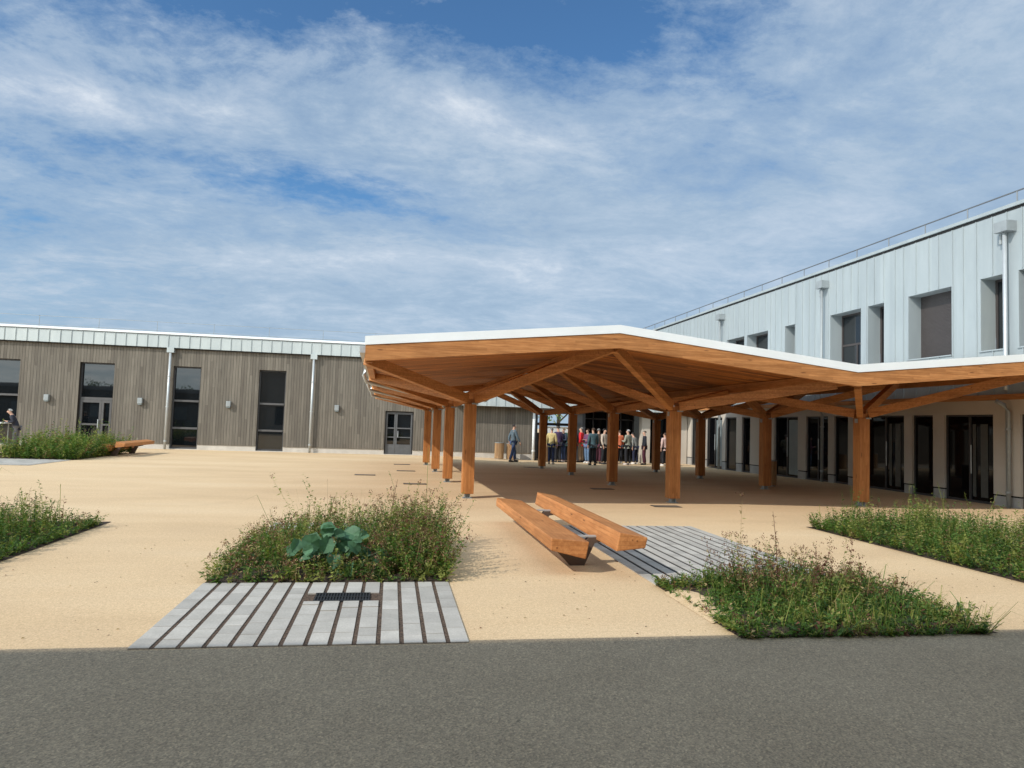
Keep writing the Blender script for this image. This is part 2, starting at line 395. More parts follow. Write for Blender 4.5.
# zinc-clad projecting upper storey beside the entrance
b = MB(); b.box(3.0, 15.0, YL-.62, YL-.02, 2.5, 5.2); b.box(3.0, 15.0, YL+.301, YL+2, 2.5, 4.89)
x = 3.1
while x < 15: b.box(x-.012, x+.012, YL-.65, YL-.618, 2.5, 5.2); x += .45
part(b, 'upper_zinc_box', ZINCX, lb, OFFL)
part(MB().box(2.95, 15.0, YL-.66, YL+.3, 5.205, 5.3), 'box_coping', WHITE, lb, OFFL)
b = MB()
for x in np.arange(-40, 3, 2.6): b.box(x-.01, x+.01, YL+2, YL+2.02, 5.1, 6.05)
b.box(-40, 3, YL+2, YL+2.02, 6.03, 6.05).box(-40, 3, YL+2, YL+2.02, 5.6, 5.62); part(b, 'roof_rail', GALV, lb, OFFL)
def win_l(x0, x1, z0, z1, kind):
    w = MB(); y = YL+.16; fw = .06
    w.box(x0, x0+fw, y, y+.08, z0, z1).box(x1-fw, x1, y, y+.08, z0, z1).box(x0+fw, x1-fw, y, y+.08, z1-fw, z1).box(x0+fw, x1-fw, y, y+.08, z0, z0+.08)
    nm = 'window' if kind != 'door' else 'door'
    o = part(w, nm, DGREY, lb, OFFL)
    g = part(MB().box(x0+.02, x1-.02, y+.085, y+.1, z0+.02, z1-.02), 'pane', GLASS, o, OFFL)
    t = MB(); FR = simple('grey_transom', (.085,.082,.082), .5)
    if kind == 'win':
        part(MB().box(x0+fw, x1-fw, y-.02, y+.06, 2.18, 2.27), 'transom', FR, o, OFFL)
        part(MB().box(x0+fw, x1-fw, y-.02, y+.06, .93, 1.02), 'transom', FR, o, OFFL)
    elif kind == 'windoor':
        t.box(x0+fw, x1-fw, y-.02, y+.06, 2.12, 2.24); part(t, 'transom', FR, o, OFFL)
        mx = x0+(x1-x0)*.66
        d = MB()
        for a, c in ((x0+fw, mx-.005), (mx+.005, x1-fw)):
            d.box(a, a+.09, y-.03, y+.07, .05, 2.115).box(c-.09, c, y-.03, y+.07, .05, 2.115)
            d.box(a+.09, c-.09, y-.03, y+.07, .05, .18).box(a+.09, c-.09, y-.03, y+.07, 2.0, 2.115).box(a+.09, c-.09, y-.03, y+.07, .98, 1.06)
        dd = part(d, 'door_leaf', FR, o, OFFL)
        part(MB().box(mx-.11, mx-.08, y-.09, y-.06, .85, 1.25).box(mx-.1, mx-.09, y-.06, y-.03, .9, .92).box(mx-.1, mx-.09, y-.06, y-.03, 1.18, 1.2), 'door_handle', GALVL, o, OFFL)
    else:
        mx = x0+(x1-x0)*.38; DG = simple('grey_door', (.10,.105,.11), .45)
        for a, c in ((x0+fw, mx-.005), (mx+.005, x1-fw)):
            t.box(a, a+.07, y-.03, y+.07, .05, z1-fw).box(c-.07, c, y-.03, y+.07, .05, z1-fw)
            t.box(a+.07, c-.07, y-.03, y+.07, .05, .5).box(a+.07, c-.07, y-.03, y+.07, 1.25, 1.31).box(a+.07, c-.07, y-.03, y+.07, .82, .87).box(a+.07, c-.07, y-.03, y+.07, z1-.15, z1-fw)
        part(t, 'door_leaf', DG, o, OFFL)
        part(MB().box(mx+.1, mx+.13, y-.09, y-.06, .85, 1.15), 'door_handle', GALVL, o, OFFL)
for i, h in enumerate(lwx): win_l(*h, ['win','windoor','win','win','door','win','win'][i])
def downpipe(parent, off, pts, r, m, hopper=None):
    o = part(MB().tube(pts, r, 12), 'downpipe', m, parent, off, smooth=True)
    for z in (.35, 1.9, 3.3):
        p = pts[-1]
        if pts[-1][2] < 1 and z < pts[0][2]-.5: part(MB().tube([(p[0], p[1], z), (p[0], p[1], z+.05)], r*1.25, 12), 'pipe_bracket', m, o, off)
    return o
for X, yo in ((-10.08, .14), (-3.75, .14), (-24, .14)):
    downpipe(lb, OFFL, [(X+.0, YL-yo, 4.45), (X, YL-yo, 0)], .055, GALVL)
    part(MB().box(X-.15, X+.15, YL-.2, YL, 4.40, 4.64), 'hopper_head', ZINCX, lb, OFFL)
downpipe(lb, OFFL, [(6.93, YL-.16, 2.5), (6.93, YL-.16, -.1)], .07, WHITE)
for X in (-15.1, -11.25, -7.46, -2.6):
    o = part(MB().box(X-.1, X+.1, YL-.17, YL, 2.02, 2.28), 'wall_lamp', GALV, lb, OFFL, bevel=.02)
    part(MB().box(X-.08, X+.08, YL-.15, YL-.02, 1.98, 2.018), 'lamp_glass', GLASSB, o, OFFL)

# entrance of the same building: pillars, dark glazing, open passage
b = MB(); b.box(12.6, 13.05, YL, YL+.4, -.4, 2.49); b.box(14.1, 15.05, YL, YL+.4, -.4, 2.49); part(b, 'entrance_pillar', BEIGE, lb, OFFL)
for xa, xb in ((7.0, 7.15), (9.45, 9.6)): part(MB().box(xa, xb, YL, YL+2.6, -.4, 2.49), 'passage_wall', DGREY, lb, OFFL)
part(MB().box(7.15, 9.45, YL, YL+2.6, 2.3, 2.49), 'passage_ceiling', GREYW, lb, OFFL)
part(MB().box(7.15, 9.45, YL+2, YL+2.08, 1.66, 1.80).box(8.05,8.12,YL+2,YL+2.08,-.2,2.3).box(7.15,7.22,YL+2,YL+2.08,-.2,2.3).box(9.38,9.45,YL+2,YL+2.08,-.2,2.3), 'glazed_screen', DGREY, lb, OFFL)
part(MB().box(7.22, 9.38, YL+2.01, YL+2.05, -.2, 1.27), 'screen_panel', DGREY, lb, OFFL)
eg = part(MB().box(9.6, 12.6, YL+1.2, YL+1.3, -.3, 2.49).box(13.05, 14.1, YL+.3, YL+.38, -.3, 2.49), 'entrance_glazing', GLASSD, lb, OFFL)
b = MB()
for x in (9.62, 10.35, 11.1, 11.85, 12.55): b.box(x-.03, x+.03, YL+1.12, YL+1.19, -.25, 2.45)
b.box(9.6, 12.6, YL+1.12, YL+1.19, 2.05, 2.12); part(b, 'mullion', DGREY, eg, OFFL)
part(MB().box(9.6,12.6,YL,YL+1.2,2.44,2.495), 'entrance_soffit', DGREY, lb, OFFL)

# ------------------------------------------------------------------ right building
XR = 15.1
rb = empty('right_building', (XR, 22, 0), 'two-storey building with pale blue-green zinc upper floor over beige ground floor', 'building')
OFFR = (XR, 22, 0)
gd = [(29.95,31.6),(28.6,29.6),(27.4,28.1),(23.87,25.5),(22.04,23.36),(20.96,21.71),(18.38,20.1),(17.26,18.06),(15.27,16.86),(12.9,14.5),(9,11.5),(4,6),(32.2,33.3)]
uw = [(28.0,29.6),(26.06,27.77),(24.12,24.81),(20.33,21.95),(19.24,19.99),(16.58,18.2),(14.85,15.62),(13.3,14.5),(9.5,11.2),(31.5,32.3)]
hg = [(a, c, -.3, 2.3) for a, c in gd]; hu = [(a, c, 3.96, 5.86) for a, c in uw]
b = MB(); wall_y(b, 0, 40, .29, 2.66, XR, XR+.4, hg); part(b, 'ground_floor_wall', BEIGE, rb, OFFR)
gs_ = sorted(gd); ed = [0]+[v for h in gs_ for v in h]+[40]
for k in range(0, len(ed), 2): part(MB().box(XR+.03, XR+.4, ed[k], ed[k+1], .25, .29), 'shadow_gap', BLACK, rb, OFFR)
b = MB(); wall_y(b, 0, 40, -.4, .25, XR+.01, XR+.4, hg); part(b, 'plinth', PLINTHG, rb, OFFR)
b = MB(); wall_y(b, 0, 46, 2.8, 7.42, XR, XR+.45, hu)
y = .2; rr = random.Random(3)
while y < 46:
    z0 = 2.8
    inside = [h for h in uw if h[0]-.03 < y < h[1]+.03]
    if inside: b.box(XR-.025, XR, y-.012, y+.012, 2.8, 3.92); b.box(XR-.025, XR, y-.012, y+.012, 5.9, 7.42)
    else: b.box(XR-.025, XR, y-.012, y+.012, 2.8, 7.42)
    y += rr.choice((.43,.43,.36,.5))
part(b, 'zinc_wall', ZINC, rb, OFFR)
part(MB().box(XR-.09, XR+.4, 0, 33, 2.66, 2.798), 'timber_ledger', TY, rb, OFFR)
part(MB().box(XR-.01, XR+.45, 0, 46, 7.42, 7.49), 'parapet_gap', BLACK, rb, OFFR)
part(MB().box(XR-.06, XR+.6, 0, 46, 7.49, 7.58), 'coping', ZINC, rb, OFFR)
part(MB().box(XR+.6, 32, 0, 46, 7.2, 7.3).box(XR+.45, 32, 45.7, 46, 0, 7.2), 'roof', ROOFM, rb, OFFR)
b = MB()
for y in np.arange(1, 46, 1.55): b.tube([(XR+.45, y, 7.58), (XR+.45, y, 8.05)], .018, 6)
b.tube([(XR+.45, 0, 8.05), (XR+.45, 46, 8.05)], .02, 6); part(b, 'roof_rail', DRAIL, rb, OFFR)
def up_win(y0, y1, k):
    z0, z1 = 3.96, 5.86; x = XR+.45
    f = MB(); f.box(x+.005, x+.07, y0, y0+.06, z0, z1).box(x+.005, x+.07, y1-.06, y1, z0, z1).box(x+.005, x+.07, y0+.06, y1-.06, z1-.06, z1).box(x+.005, x+.07, y0+.06, y1-.06, z0, z0+.06)
    if k not in ('shutter',) and y1-y0 > 1.2: f.box(x+.005, x+.06, y0+.06, y1-.06, 4.75, 4.82).box(x+.005, x+.06, (y0+y1)/2-.03, (y0+y1)/2+.03, z0+.06, 4.75)
    o = part(f, 'window', SHUT, rb, OFFR)
    if k == 'shutter':
        s = MB(); z = z0+.02
        while z < z1-.02: s.box(x-.03, x-.012, y0+.01, y1-.01, z, z+.036); z += .04
        s.box(x-.012, x, y0, y1, z0, z1); part(s, 'shutter', SHUT, o, OFFR)
    elif k == 'curtain':
        part(MB().box(x+.03, x+.04, y0+.06, y1-.06, z0+.06, z1-.06), 'pane', GLASS, o, OFFR)
        part(MB().box(x+.012, x+.024, y0+.06, y0+.45, z0+.07, z0+.75).box(x+.012, x+.024, y0+.06, y0+.45, z0+.98, z1-.3), 'curtain', simple('cream_curtain', (.55,.42,.2), .8), o, OFFR)
    else:
        part(MB().box(x+.03, x+.04, y0+.06, y1-.06, z0+.06, z1-.06), 'pane', GLASS, o, OFFR)
    part(MB().box(XR-.04, XR+.45, y0-.02, y1+.02, z0-.035, z0-.003), 'sill', ZINC, o, OFFR)
for i, (a, c) in enumerate(uw): up_win(a, c, {5: 'shutter', 6: 'curtain'}.get(i, 'plain'))
def gdoor(y0, y1, pale):
    x = XR+.07; z1 = 2.3; z0 = slope(15, (y0+y1)/2)
    f = MB(); f.box(x, x+.07, y0, y0+.05, z0, z1).box(x, x+.07, y1-.05, y1, z0, z1).box(x, x+.07, y0+.05, y1-.05, z1-.05, z1).box(x, x+.07, y0+.05, y1-.05, z0, z0+.06)
    if y1-y0 > 1.2: f.box(x, x+.06, (y0+y1)/2-.035, (y0+y1)/2+.035, z0+.06, z1-.05)
    o = part(f, 'door' if y1-y0 > 1.2 else 'window', DGREY, rb, OFFR)
    part(MB().box(x+.03, x+.04, y0+.05, y1-.05, z0+.06, z1-.05), 'pane', GLASSD, o, OFFR)
    if pale: part(MB().box(x+.015, x+.025, y0+.12, (y0+y1)/2-.1, z0+.12, z1-.12), 'blind_and_reflection', GLASSB, o, OFFR)
    elif y1-y0 > 1.4:
        for yy, ww in ((y0+.25, .22), (y0+.62, .10)): part(MB().box(x+.015, x+.025, yy, yy+ww, z0+.15, z1-.25), 'blind_and_reflection', simple('painted_reflection', (.075,.08,.075), .3), o, OFFR)  # pale strips paint white reflections onto the dark door glass
    if y1-y0 > 1.2: part(MB().tube([(x-.06, (y0+y1)/2-.1, .75), (x-.06, (y0+y1)/2-.1, 1.5)], .014, 8), 'door_handle', GALVL, o, OFFR)
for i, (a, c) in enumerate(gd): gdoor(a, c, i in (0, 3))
for (Y, z) in ((14.72, 0), (22.2, 0), (30.0, 0)):
    zb = slope(15, Y)
    downpipe(rb, OFFR, [(XR-.17, Y, 7.0), (XR-.17, Y, 3.0), (XR-.17, Y, 2.9)], .05 if Y < 20 else .042, GALVL if Y < 20 else GALV)
    hp = MB(); hp.box(XR-.30, XR-.001, Y-.19, Y+.19, 6.86, 7.12); part(hp, 'hopper_head', GALV, rb, OFFR)
    part(MB().tube([(XR-.1, Y+.18, 6.6), (XR-.1, Y+.18, 6.84)], .04, 8), 'overflow_spout', GALV, rb, OFFR)
    downpipe(rb, OFFR, [(XR-.35, Y+.12, 2.62), (XR-.2, Y+.02, 2.52), (XR-.12, Y, 2.35), (XR-.12, Y, zb)], .052, GALV)

# ------------------------------------------------------------------ canopy
cn = empty('timber_canopy', (6, 20, 0), 'orange timber canopy on square posts with branching struts and white roof edge', 'canopy')
OFFC = (6, 20, 0)
YF, YB = 12.4, 28.7
NX0 = [-.515, 4.15, 9.12, 13.9]; NX1 = [-.67, 3.75, 8.5, 13.3]
NZ0 = [2.945, 3.41, 2.90, 3.40]; NZ1 = [2.82, 3.32, 2.78, 3.28]
def node(i, Y):
    t = (Y-YF)/(YB-YF); return Vector((NX0[i]*(1-t)+NX1[i]*t, Y, NZ0[i]*(1-t)+NZ1[i]*t))
def surf(X, Y):
    n = [node(i, Y) for i in range(4)]
    for i in range(3):
        if X <= n[i+1].x or i == 2:
            t = (X-n[i].x)/(n[i+1].x-n[i].x); return n[i].z*(1-t)+n[i+1].z*t
SL = .13
SLY = 16.2
def strip(b, i, dx0, dx1, lo, hi, ya, yb, m=0):
    A, B, C, D = node(i, ya), node(i+1, ya), node(i+1, yb), node(i, yb)
    s = (B.z-A.z)/(B.x-A.x)
    def sh(p, dx, dz): return (p.x+dx, p.y, p.z+dz+s*dx)
    b.hexa([sh(A,dx0,lo), sh(B,dx1,lo), sh(C,dx1,lo), sh(D,dx0,lo)], [sh(A,dx0,hi), sh(B,dx1,hi), sh(C,dx1,hi), sh(D,dx0,hi)], m)
def roof(name, m, lo, hi, o0, o1, fy, by):
    b = MB()
    for ya, yb, slot in ((YF-fy, SLY, 0), (SLY, 27.0, 1), (27.0, YB+by, 0)):
        strip(b, 0, -o0, 0, lo, hi, ya, yb)
        strip(b, 1, 0, -SL*slot, lo, hi, ya, yb)
        strip(b, 2, SL*slot, o1, lo, hi, ya, yb)
    return part(b, name, m, cn, OFFC)
rf = roof('roof_sheet', WHITE, .0, .155, .015, 1.0, .055, .1)
ce = roof('ceiling_boards', CEIL, -.035, -.003, 0.0, .95, 0, 0)
# edge beams
b = MB()
for i in range(3):
    A, B = node(i, YF), node(i+1, YF)
    if i == 2: B = A+(B-A)*1.2
    b.hexa([(A.x,YF-.04,A.z-.28),(B.x,YF-.04,B.z-.28),(B.x,YF+.08,B.z-.28),(A.x,YF+.08,A.z-.28)], [(A.x,YF-.04,A.z-.002),(B.x,YF-.04,B.z-.002),(B.x,YF+.08,B.z-.002),(A.x,YF+.08,A.z-.002)])
part(b, 'edge_beam', TX, cn, OFFC)
b = MB()
for i in range(3):
    A, B = node(i, YB), node(i+1, YB)
    if i == 2: B = A+(B-A)*1.2
    b.hexa([(A.x,YB-.08,A.z-.28),(B.x,YB-.08,B.z-.28),(B.x,YB+.04,B.z-.28),(A.x,YB+.04,A.z-.28)], [(A.x,YB-.08,A.z-.002),(B.x,YB-.08,B.z-.002),(B.x,YB+.04,B.z-.002),(A.x,YB+.04,A.z-.002)])
part(b, 'edge_beam', TX, cn, OFFC)
for i in (0, 3):
    A, B = node(i, YF+.085), node(i, YB-.085); s = .06 if i == 0 else .9
    part(MB().beam((A.x+s, A.y, A.z-.037), (B.x+s, B.y, B.z-.037), .12, .26), 'edge_beam', TY, cn, OFFC)
for i in (1, 2):
    for s in ((0,) if i == 1 else (-.22, .22)):
        A, B = node(i, YF+.085), node(i, YB-.085); dz = -.04 if i == 1 else -.02
        part(MB().beam((A.x+s, A.y, A.z+dz), (B.x+s, B.y, B.z+dz), .12, .2), 'fold_beam', TY, cn, OFFC)
RY = [YF+.25, 17.0, 20.95, 24.7, 28.4]
# gutter and light strips
A, B = node(0, YF+.1), node(0, YB); part(MB().beam((A.x-.055, A.y, A.z-.01), (B.x-.055, B.y, B.z-.01), .1, .12), 'gutter', GALVL, cn, OFFC)
posts = [[(1.68,15.1),(1.56,19.08),(1.47,22.96),(1.34,26.44)], [(6.29,14.8),(6.28,19.12),(6.10,22.98),(5.85,26.55)], [(10.94,14.7),(10.82,18.75),(10.59,22.57),(10.45,26.3)]]
PT = 2.06
for ci, colp in enumerate(posts):
    for ri, (X, Y) in enumerate(colp):
        g = slope(X, Y); w = .128; pt = PT+ (g*.6)
        p = part(MB().box(X-w, X+w, Y-w, Y+w, g+.1, pt), 'post', TZ, cn, OFFC, bevel=.008)
        ft = MB().box(X-.1, X+.1, Y-.1, Y+.1, g, g+.015).box(X-.06, X-.04, Y-.07, Y+.07, g+.015, g+.099).box(X+.04, X+.06, Y-.07, Y+.07, g+.015, g+.099).box(X-.035, X+.035, Y-.03, Y+.03, g+.015, g+.099)
        part(ft, 'post_foot', GALV, p, OFFC)
        part(MB().box(X-.1, X+.1, Y-.1, Y+.1, pt, pt+.1), 'post_cap', TZ, p, OFFC)
        for di, i in ((-1, ci), (1, ci+1)):
            for dr, Yn in ((-1, RY[ri]), (1, RY[ri+1])):
                n = node(i, Yn)
                if i == 2: n.x += -.22 if di > 0 else .22
                q = Vector((n.x, n.y, n.z-.12)); s = Vector((X+di*.09, Y+dr*.07, pt+.20))
                d = (q-s); q = s+d*.985
                br = part(MB().beam(s, q, .135, .20), 'strut', TX, p, OFFC, bevel=.006)
        # steel tie plates on the post head
        part(MB().box(X+.02, X+.16, Y-w-.012, Y-w-.002, pt-.02, pt+.012).box(X-w-.012, X-w-.002, Y-.05, Y+.05, pt-.12, pt-.02), 'fixing_plate', GALV, p, OFFC)
# rainwater pipes running from the left edge gutter down the struts
for ri in range(1, 4):
    X, Y = posts[0][ri]; n = node(0, RY[ri])
    zz = slope(X, Y)*.6
    part(MB().tube([(n.x-.12, n.y+.05, n.z-.06), (n.x-.16, n.y+.05, n.z-.2), (n.x-.10, n.y+.08, n.z-.36), (X-.28, Y-.26, PT+.16+zz), (X-.17, Y-.1, PT+zz)], .045, 8), 'rain_pipe', GALVL, cn, OFFC, smooth=True)
for ci, ri in ((1, 1), (1, 2), (1, 0), (0, 0), (2, 0)):
    X, Y = posts[ci][ri]; n = node(ci+1, RY[ri+1])
    part(MB().beam((X+.35, Y+.42, PT+.10), (n.x-.9, n.y-.75, n.z-.5), .06, .05), 'light_strip', GALVL, cn, OFFC)

# ------------------------------------------------------------------ benches
def bench(x, y, label, first=None):
    if first is None:
        r = empty('timber_bench', (2.22, 9.2, 0), label, 'bench', 'heavy two-beam timber benches')
        OFF = (2.22, 9.2, 0)
        def prof(sec, ya, yb, name):
            n = len(sec); bb = MB(); bb.v = [(a, ya, c) for a, c in sec]+[(a, yb, c) for a, c in sec]
            bb.f = [tuple(range(n)), tuple(range(2*n-1, n-1, -1))]+[(i, n+i, n+(i+1) % n, (i+1) % n) for i in range(n)]; bb.m = [0]*len(bb.f)
            return part(bb, name, BENCHW, r, OFF, bevel=.012)
        prof([(1.77,.405),(2.2,.365),(2.165,.175),(1.765,.27)], 7.42, 11.45, 'seat_beam')
        prof([(2.47,.505),(2.79,.45),(2.765,.335),(2.435,.30)], 7.2, 11.5, 'backrest_beam')
        for yy in (8.0, 10.4):
            l = MB()
            prof2 = [(2.13,0.0),(2.30,0.0),(2.42,.26),(2.62,.30),(2.60,.335),(2.35,.325),(2.25,.20),(2.0,.19),(1.97,.16)]
            n = len(prof2); l.v = [(a, yy-.05, c) for a, c in prof2]+[(a, yy+.05, c) for a, c in prof2]
            l.f = [tuple(range(n)), tuple(range(2*n-1, n-1, -1))]+[(i, n+i, n+(i+1) % n, (i+1) % n) for i in range(n)]; l.m = [0]*len(l.f)
            lg = part(l, 'leg', simple('dark_bench_leg', (.09,.06,.045), .6), r, OFF)
            part(MB().box(2.2, 2.47, yy-.03, yy+.03, .326, .345), 'bracket', GALVL, lg, OFF)
        return r
    r = first.copy(); COL.objects.link(r); r.location = (x, y, 0); r['label'] = label; r.scale = (.95, .74, 1.08)
    def cp(src, par):
        for ch in src.children:
            c = ch.copy(); COL.objects.link(c); c.parent = par; cp(ch, c)
    cp(first, r); return r
b1 = bench(0, 0, 'large orange timber bench in the foreground beside the slatted pavers')
bench(-10.0, 28.5, 'small-looking distant timber bench in front of the grey-brown clad building', b1)

# ------------------------------------------------------------------ bins
def bin_(x, y, h, label, first=None):
    z = slope(x, y)
    if first is None:
        r = empty('litter_bin', (x, y, z), label, 'bin', 'round timber-slatted litter bins')
        bb = MB()
        for k in range(22):
            a = 2*math.pi*k/22; c, s = math.cos(a), math.sin(a); ra, rb_ = .2, .222; wd = .025
            P = lambda rr, t: (c*rr-s*t, s*rr+c*t)
            q = [P(ra,-wd), P(rb_,-wd), P(rb_,wd), P(ra,wd)]
            bb.hexa([(*p, .03) for p in q], [(*p, h-.03) for p in q])
        bb.build('slats', BINW, r)
        MB().tube([(0,0,.0),(0,0,h)], .198, 20).build('liner', GREYW, r)
        MB().tube([(0,0,h-.028),(0,0,h)], .232, 24).build('rim', GALV, r)
        return r
    r = first.copy(); COL.objects.link(r); r.location = (x, y, z); r['label'] = label
    for ch in first.children: c = ch.copy(); COL.objects.link(c); c.parent = r
    return r
bn = bin_(5.15, 33.0, .8, 'left bin of the pair against the clad wall')
bin_(5.75, 33.1, .8, 'right bin of the pair, next to the walking man', bn)
bin_(7.25, 32.6, .8, 'bin at the entrance partly behind the far middle post', bn)
bin_(11.62, 19.9, .8, 'bin standing behind the second post of the right row', bn)

# ------------------------------------------------------------------ vegetation
LEAF = [m_leaf('weed_green', (.090,.165,.032)), m_leaf('weed_yellow_green', (.24,.26,.07)), m_leaf('weed_dark_green', (.042,.088,.022)),
        m_leaf('weed_red_brown', (.17,.075,.05)), m_leaf('weed_straw', (.36,.27,.13), .2)]
def weeds(name, label, x0, x1, y0, y1, n, hf, mix, seed, grass=.4, lean=.25, lsz=1., dens=None, over=.1, heads=3):
    rng = np.random.default_rng(seed)
    V = []; F = []; M = []
    def quad(base, d, side, l, w, m, droop=.0):
        k = len(V); tip = base+d*l; tip[2] -= droop*l; mid = base+d*(l*.45); mid[2] += .02*l
        V.extend([base, mid-side*w, tip, mid+side*w]); F.append((k, k+1, k+2, k+3)); M.append(m)
    cnt = 0
    while cnt < n:
        x = rng.uniform(x0-over, x1+over); y = rng.uniform(y0-over*.7, y1+over)
        if dens is not None and rng.random() > dens(x, y): cnt += .25; continue
        cnt += 1
        c1_ = math.sin(x*5.1+1.7*math.sin(y*3.3+seed))+math.sin(y*6.3+2.1*math.sin(x*2.9+seed)); c2_ = math.sin(x*9.7+seed*2+y*3.1)*math.sin(y*8.9-x*4.+seed)
        h = hf(x, y)*rng.uniform(.45, 1.15)*(1 if rng.random() < .94 else rng.uniform(1.3, 1.85))*(1+.13*c1_)
        if rng.random() < .12+.12*c2_: continue
        inx = min(max(x, x0+.03), x1-.03)
        yo = y; y = min(max(y, y0), y1); base = np.array([inx, y, .0]); az = rng.uniform(0, 2*math.pi)
        ln = rng.uniform(0, lean)+(abs(x-inx)/max(h, .1))*.9
        if x != inx: az = (0 if x > inx else math.pi)+rng.normal(0, .4)
        elif yo < y: az = -math.pi/2+rng.normal(0, .5); ln += .35; h *= .6; top_ = 0
        top = base+np.array([math.cos(az)*ln*h, math.sin(az)*ln*h, h])
        r = rng.random()
        if r < grass:   # arching blade
            a2 = rng.uniform(0, 2*math.pi); sd = np.array([math.cos(a2), math.sin(a2), 0])*rng.uniform(.002,.005)
            pts = [base, base*.6+top*.4+np.array([0,0,.05*h]), top*1., top+(top-base)*np.array([.55,.55,-.12])]
            m = rng.choice(5, p=mix[1]); k = len(V)
            for i, p in enumerate(pts): w = (1, .9, .6, .1)[i]; V.extend([p-sd*w, p+sd*w])
            for i in range(3): F.append((k+2*i, k+2*i+1, k+2*i+3, k+2*i+2)); M.append(m)
        else:
            m0 = rng.choice(5, p=mix[0])
            if m0 < 3 and rng.random() < .7: m0 = 1 if c1_+c2_ > .7 else (2 if c1_+c2_ < -.9 else 0)
            k = len(V); a2 = rng.uniform(0, math.pi)
            sd = np.array([math.cos(a2), math.sin(a2), 0])*.0025
            V.extend([base-sd, base+sd, top+sd*.4, top-sd*.4]); F.append((k, k+1, k+2, k+3)); M.append(3 if rng.random() < .12 else m0)
            nl = int(6+h*26)
            for j in range(nl):
                t = .12+.88*(j+rng.random())/nl; p = base*(1-t)+top*t
                a = rng.uniform(0, 2*math.pi); el = rng.uniform(-.2, .9)
                d = np.array([math.cos(a)*math.cos(el), math.sin(a)*math.cos(el), math.sin(el)])
                sdv = np.array([-math.sin(a), math.cos(a), rng.uniform(-.5,.5)])
                l = rng.uniform(.03, .075)*lsz*(1.15-.45*t); w = l*rng.uniform(.14, .30)
                quad(p, d, sdv, l, w, m0 if rng.random() < .8 else rng.choice(5, p=mix[0]), rng.uniform(0, .35))
            if rng.random() < mix[2]:
                for hh in range(heads):
                    a = rng.uniform(0, 2*math.pi); q = top+np.array([math.cos(a), math.sin(a), .6])*rng.uniform(.0,.06)
                    for j in range(6):
                        a = rng.uniform(0, 2*math.pi); d = np.array([math.cos(a)*.5, math.sin(a)*.5, .7])
                        quad(q+rng.normal(0, .012, 3), d, np.array([-math.sin(a), math.cos(a), 0]), .022, .005, 3 if rng.random() < .7 else 4)
    me = bpy.data.meshes.new(name); me.from_pydata([tuple(v) for v in V], [], F)
    for m in LEAF: me.materials.append(m)
    me.polygons.foreach_set('material_index', [int(i) for i in M]); me.update()
    o = bpy.data.objects.new(name, me); COL.objects.link(o)
    return tag(o, label, kind='stuff')
def soil(x0, x1, y0, y1, label):
    nx, ny = 14, 14; b = MB(); rnd = random.Random(int(x0*10))
    for j in range(ny+1):
        for i in range(nx+1):
            e = i in (0, nx) or j in (0, ny)
            b.v.append((x0+(x1-x0)*i/nx, y0+(y1-y0)*j/ny, .006 if e else .02+rnd.uniform(0, .035)))
    b.f = [(j*(nx+1)+i, j*(nx+1)+i+1, (j+1)*(nx+1)+i+1, (j+1)*(nx+1)+i) for j in range(ny) for i in range(nx)]; b.m = [0]*len(b.f)
    tag(b.build('soil', SOIL, smooth=True), kind='structure', label=label)
def sm(t): t = max(0, min(1, t)); return t*t*(3-2*t)
# middle bed
soil(-1.71, .63, 7.12, 9.7, 'dark soil of the middle planting bed')
def hA(x, y): return .15+.30*sm((y-7.1)/1.3)*sm((x+1.9)/1.1)+.10*sm((x+.3)/.8)*sm((y-7.2)/.9)
weeds('weeds', 'dense olive green and reddish weeds filling the middle bed', -1.71, .63, 7.14, 9.6, 3100, hA,
      ([.36,.42,.10,.07,.05], [.30,.40,.08,.04,.18], .22), 11, grass=.3, lean=.65, over=.04)
weeds('weeds', 'bushy reddish weeds leaning out of the right side of the middle bed', .05, .62, 7.3, 9.2, 620, lambda x, y: .45,
      ([.36,.30,.14,.15,.05], [.3,.3,.1,.1,.2], .45), 12, grass=.1, lean=.55, over=.12)
# front right bed
soil(2.78, 5.12, 5.14, 6.9, 'dark soil of the front right planting bed')
pts = [(2.74,6.62),(2.9,6.68),(3.05,6.5),(3.18,6.3),(3.05,6.12),(3.16,5.9),(3.1,5.72),(2.95,5.62),(2.74,5.55)]
g = MB(); g.v = [(2.88, 6.1, .062)]+[(a, b_, .004 if a < 2.8 else .03) for a, b_ in pts]; g.f = [(0, i+1, (i+1) % len(pts)+1) for i in range(len(pts))]; g.m = [0]*len(g.f)
tag(g.build('gravel_spill', GROUND, smooth=True), kind='structure', label='beige grit spilled over the near left corner of the front right bed')
def dB(x, y): return .12 if (x < 3.12+.25*math.sin(y*4) and 5.6 < y < 6.62) else 1
def hB(x, y): return .10+.13*sm((y-5.1)/.9)*sm((x-2.8)/.7)*(1-.45*sm((x-4.2)/.8))
weeds('weeds', 'lush green grass and weeds of the front right bed by the asphalt', 2.80, 5.0, 5.14, 6.9, 3700, hB,
      ([.52,.2,.2,.05,.03], [.5,.30,.12,.01,.07], .03), 21, grass=.5, lean=.6, dens=dB, over=.08)
weeds('grass', 'low bright grass spreading over the near edge of the front right bed', 2.80, 5.05, 5.14, 6.9, 2600, lambda x, y: .17*(.5 if x < 3.2 else 1),
      ([.5,.3,.15,.02,.03], [.52,.36,.08,.0,.04], .0), 23, grass=.85, lean=.9, over=.12, dens=lambda x, y: .12 if (x < 3.05+.22*math.sin(y*4) and 5.6 < y < 6.6) else 1)
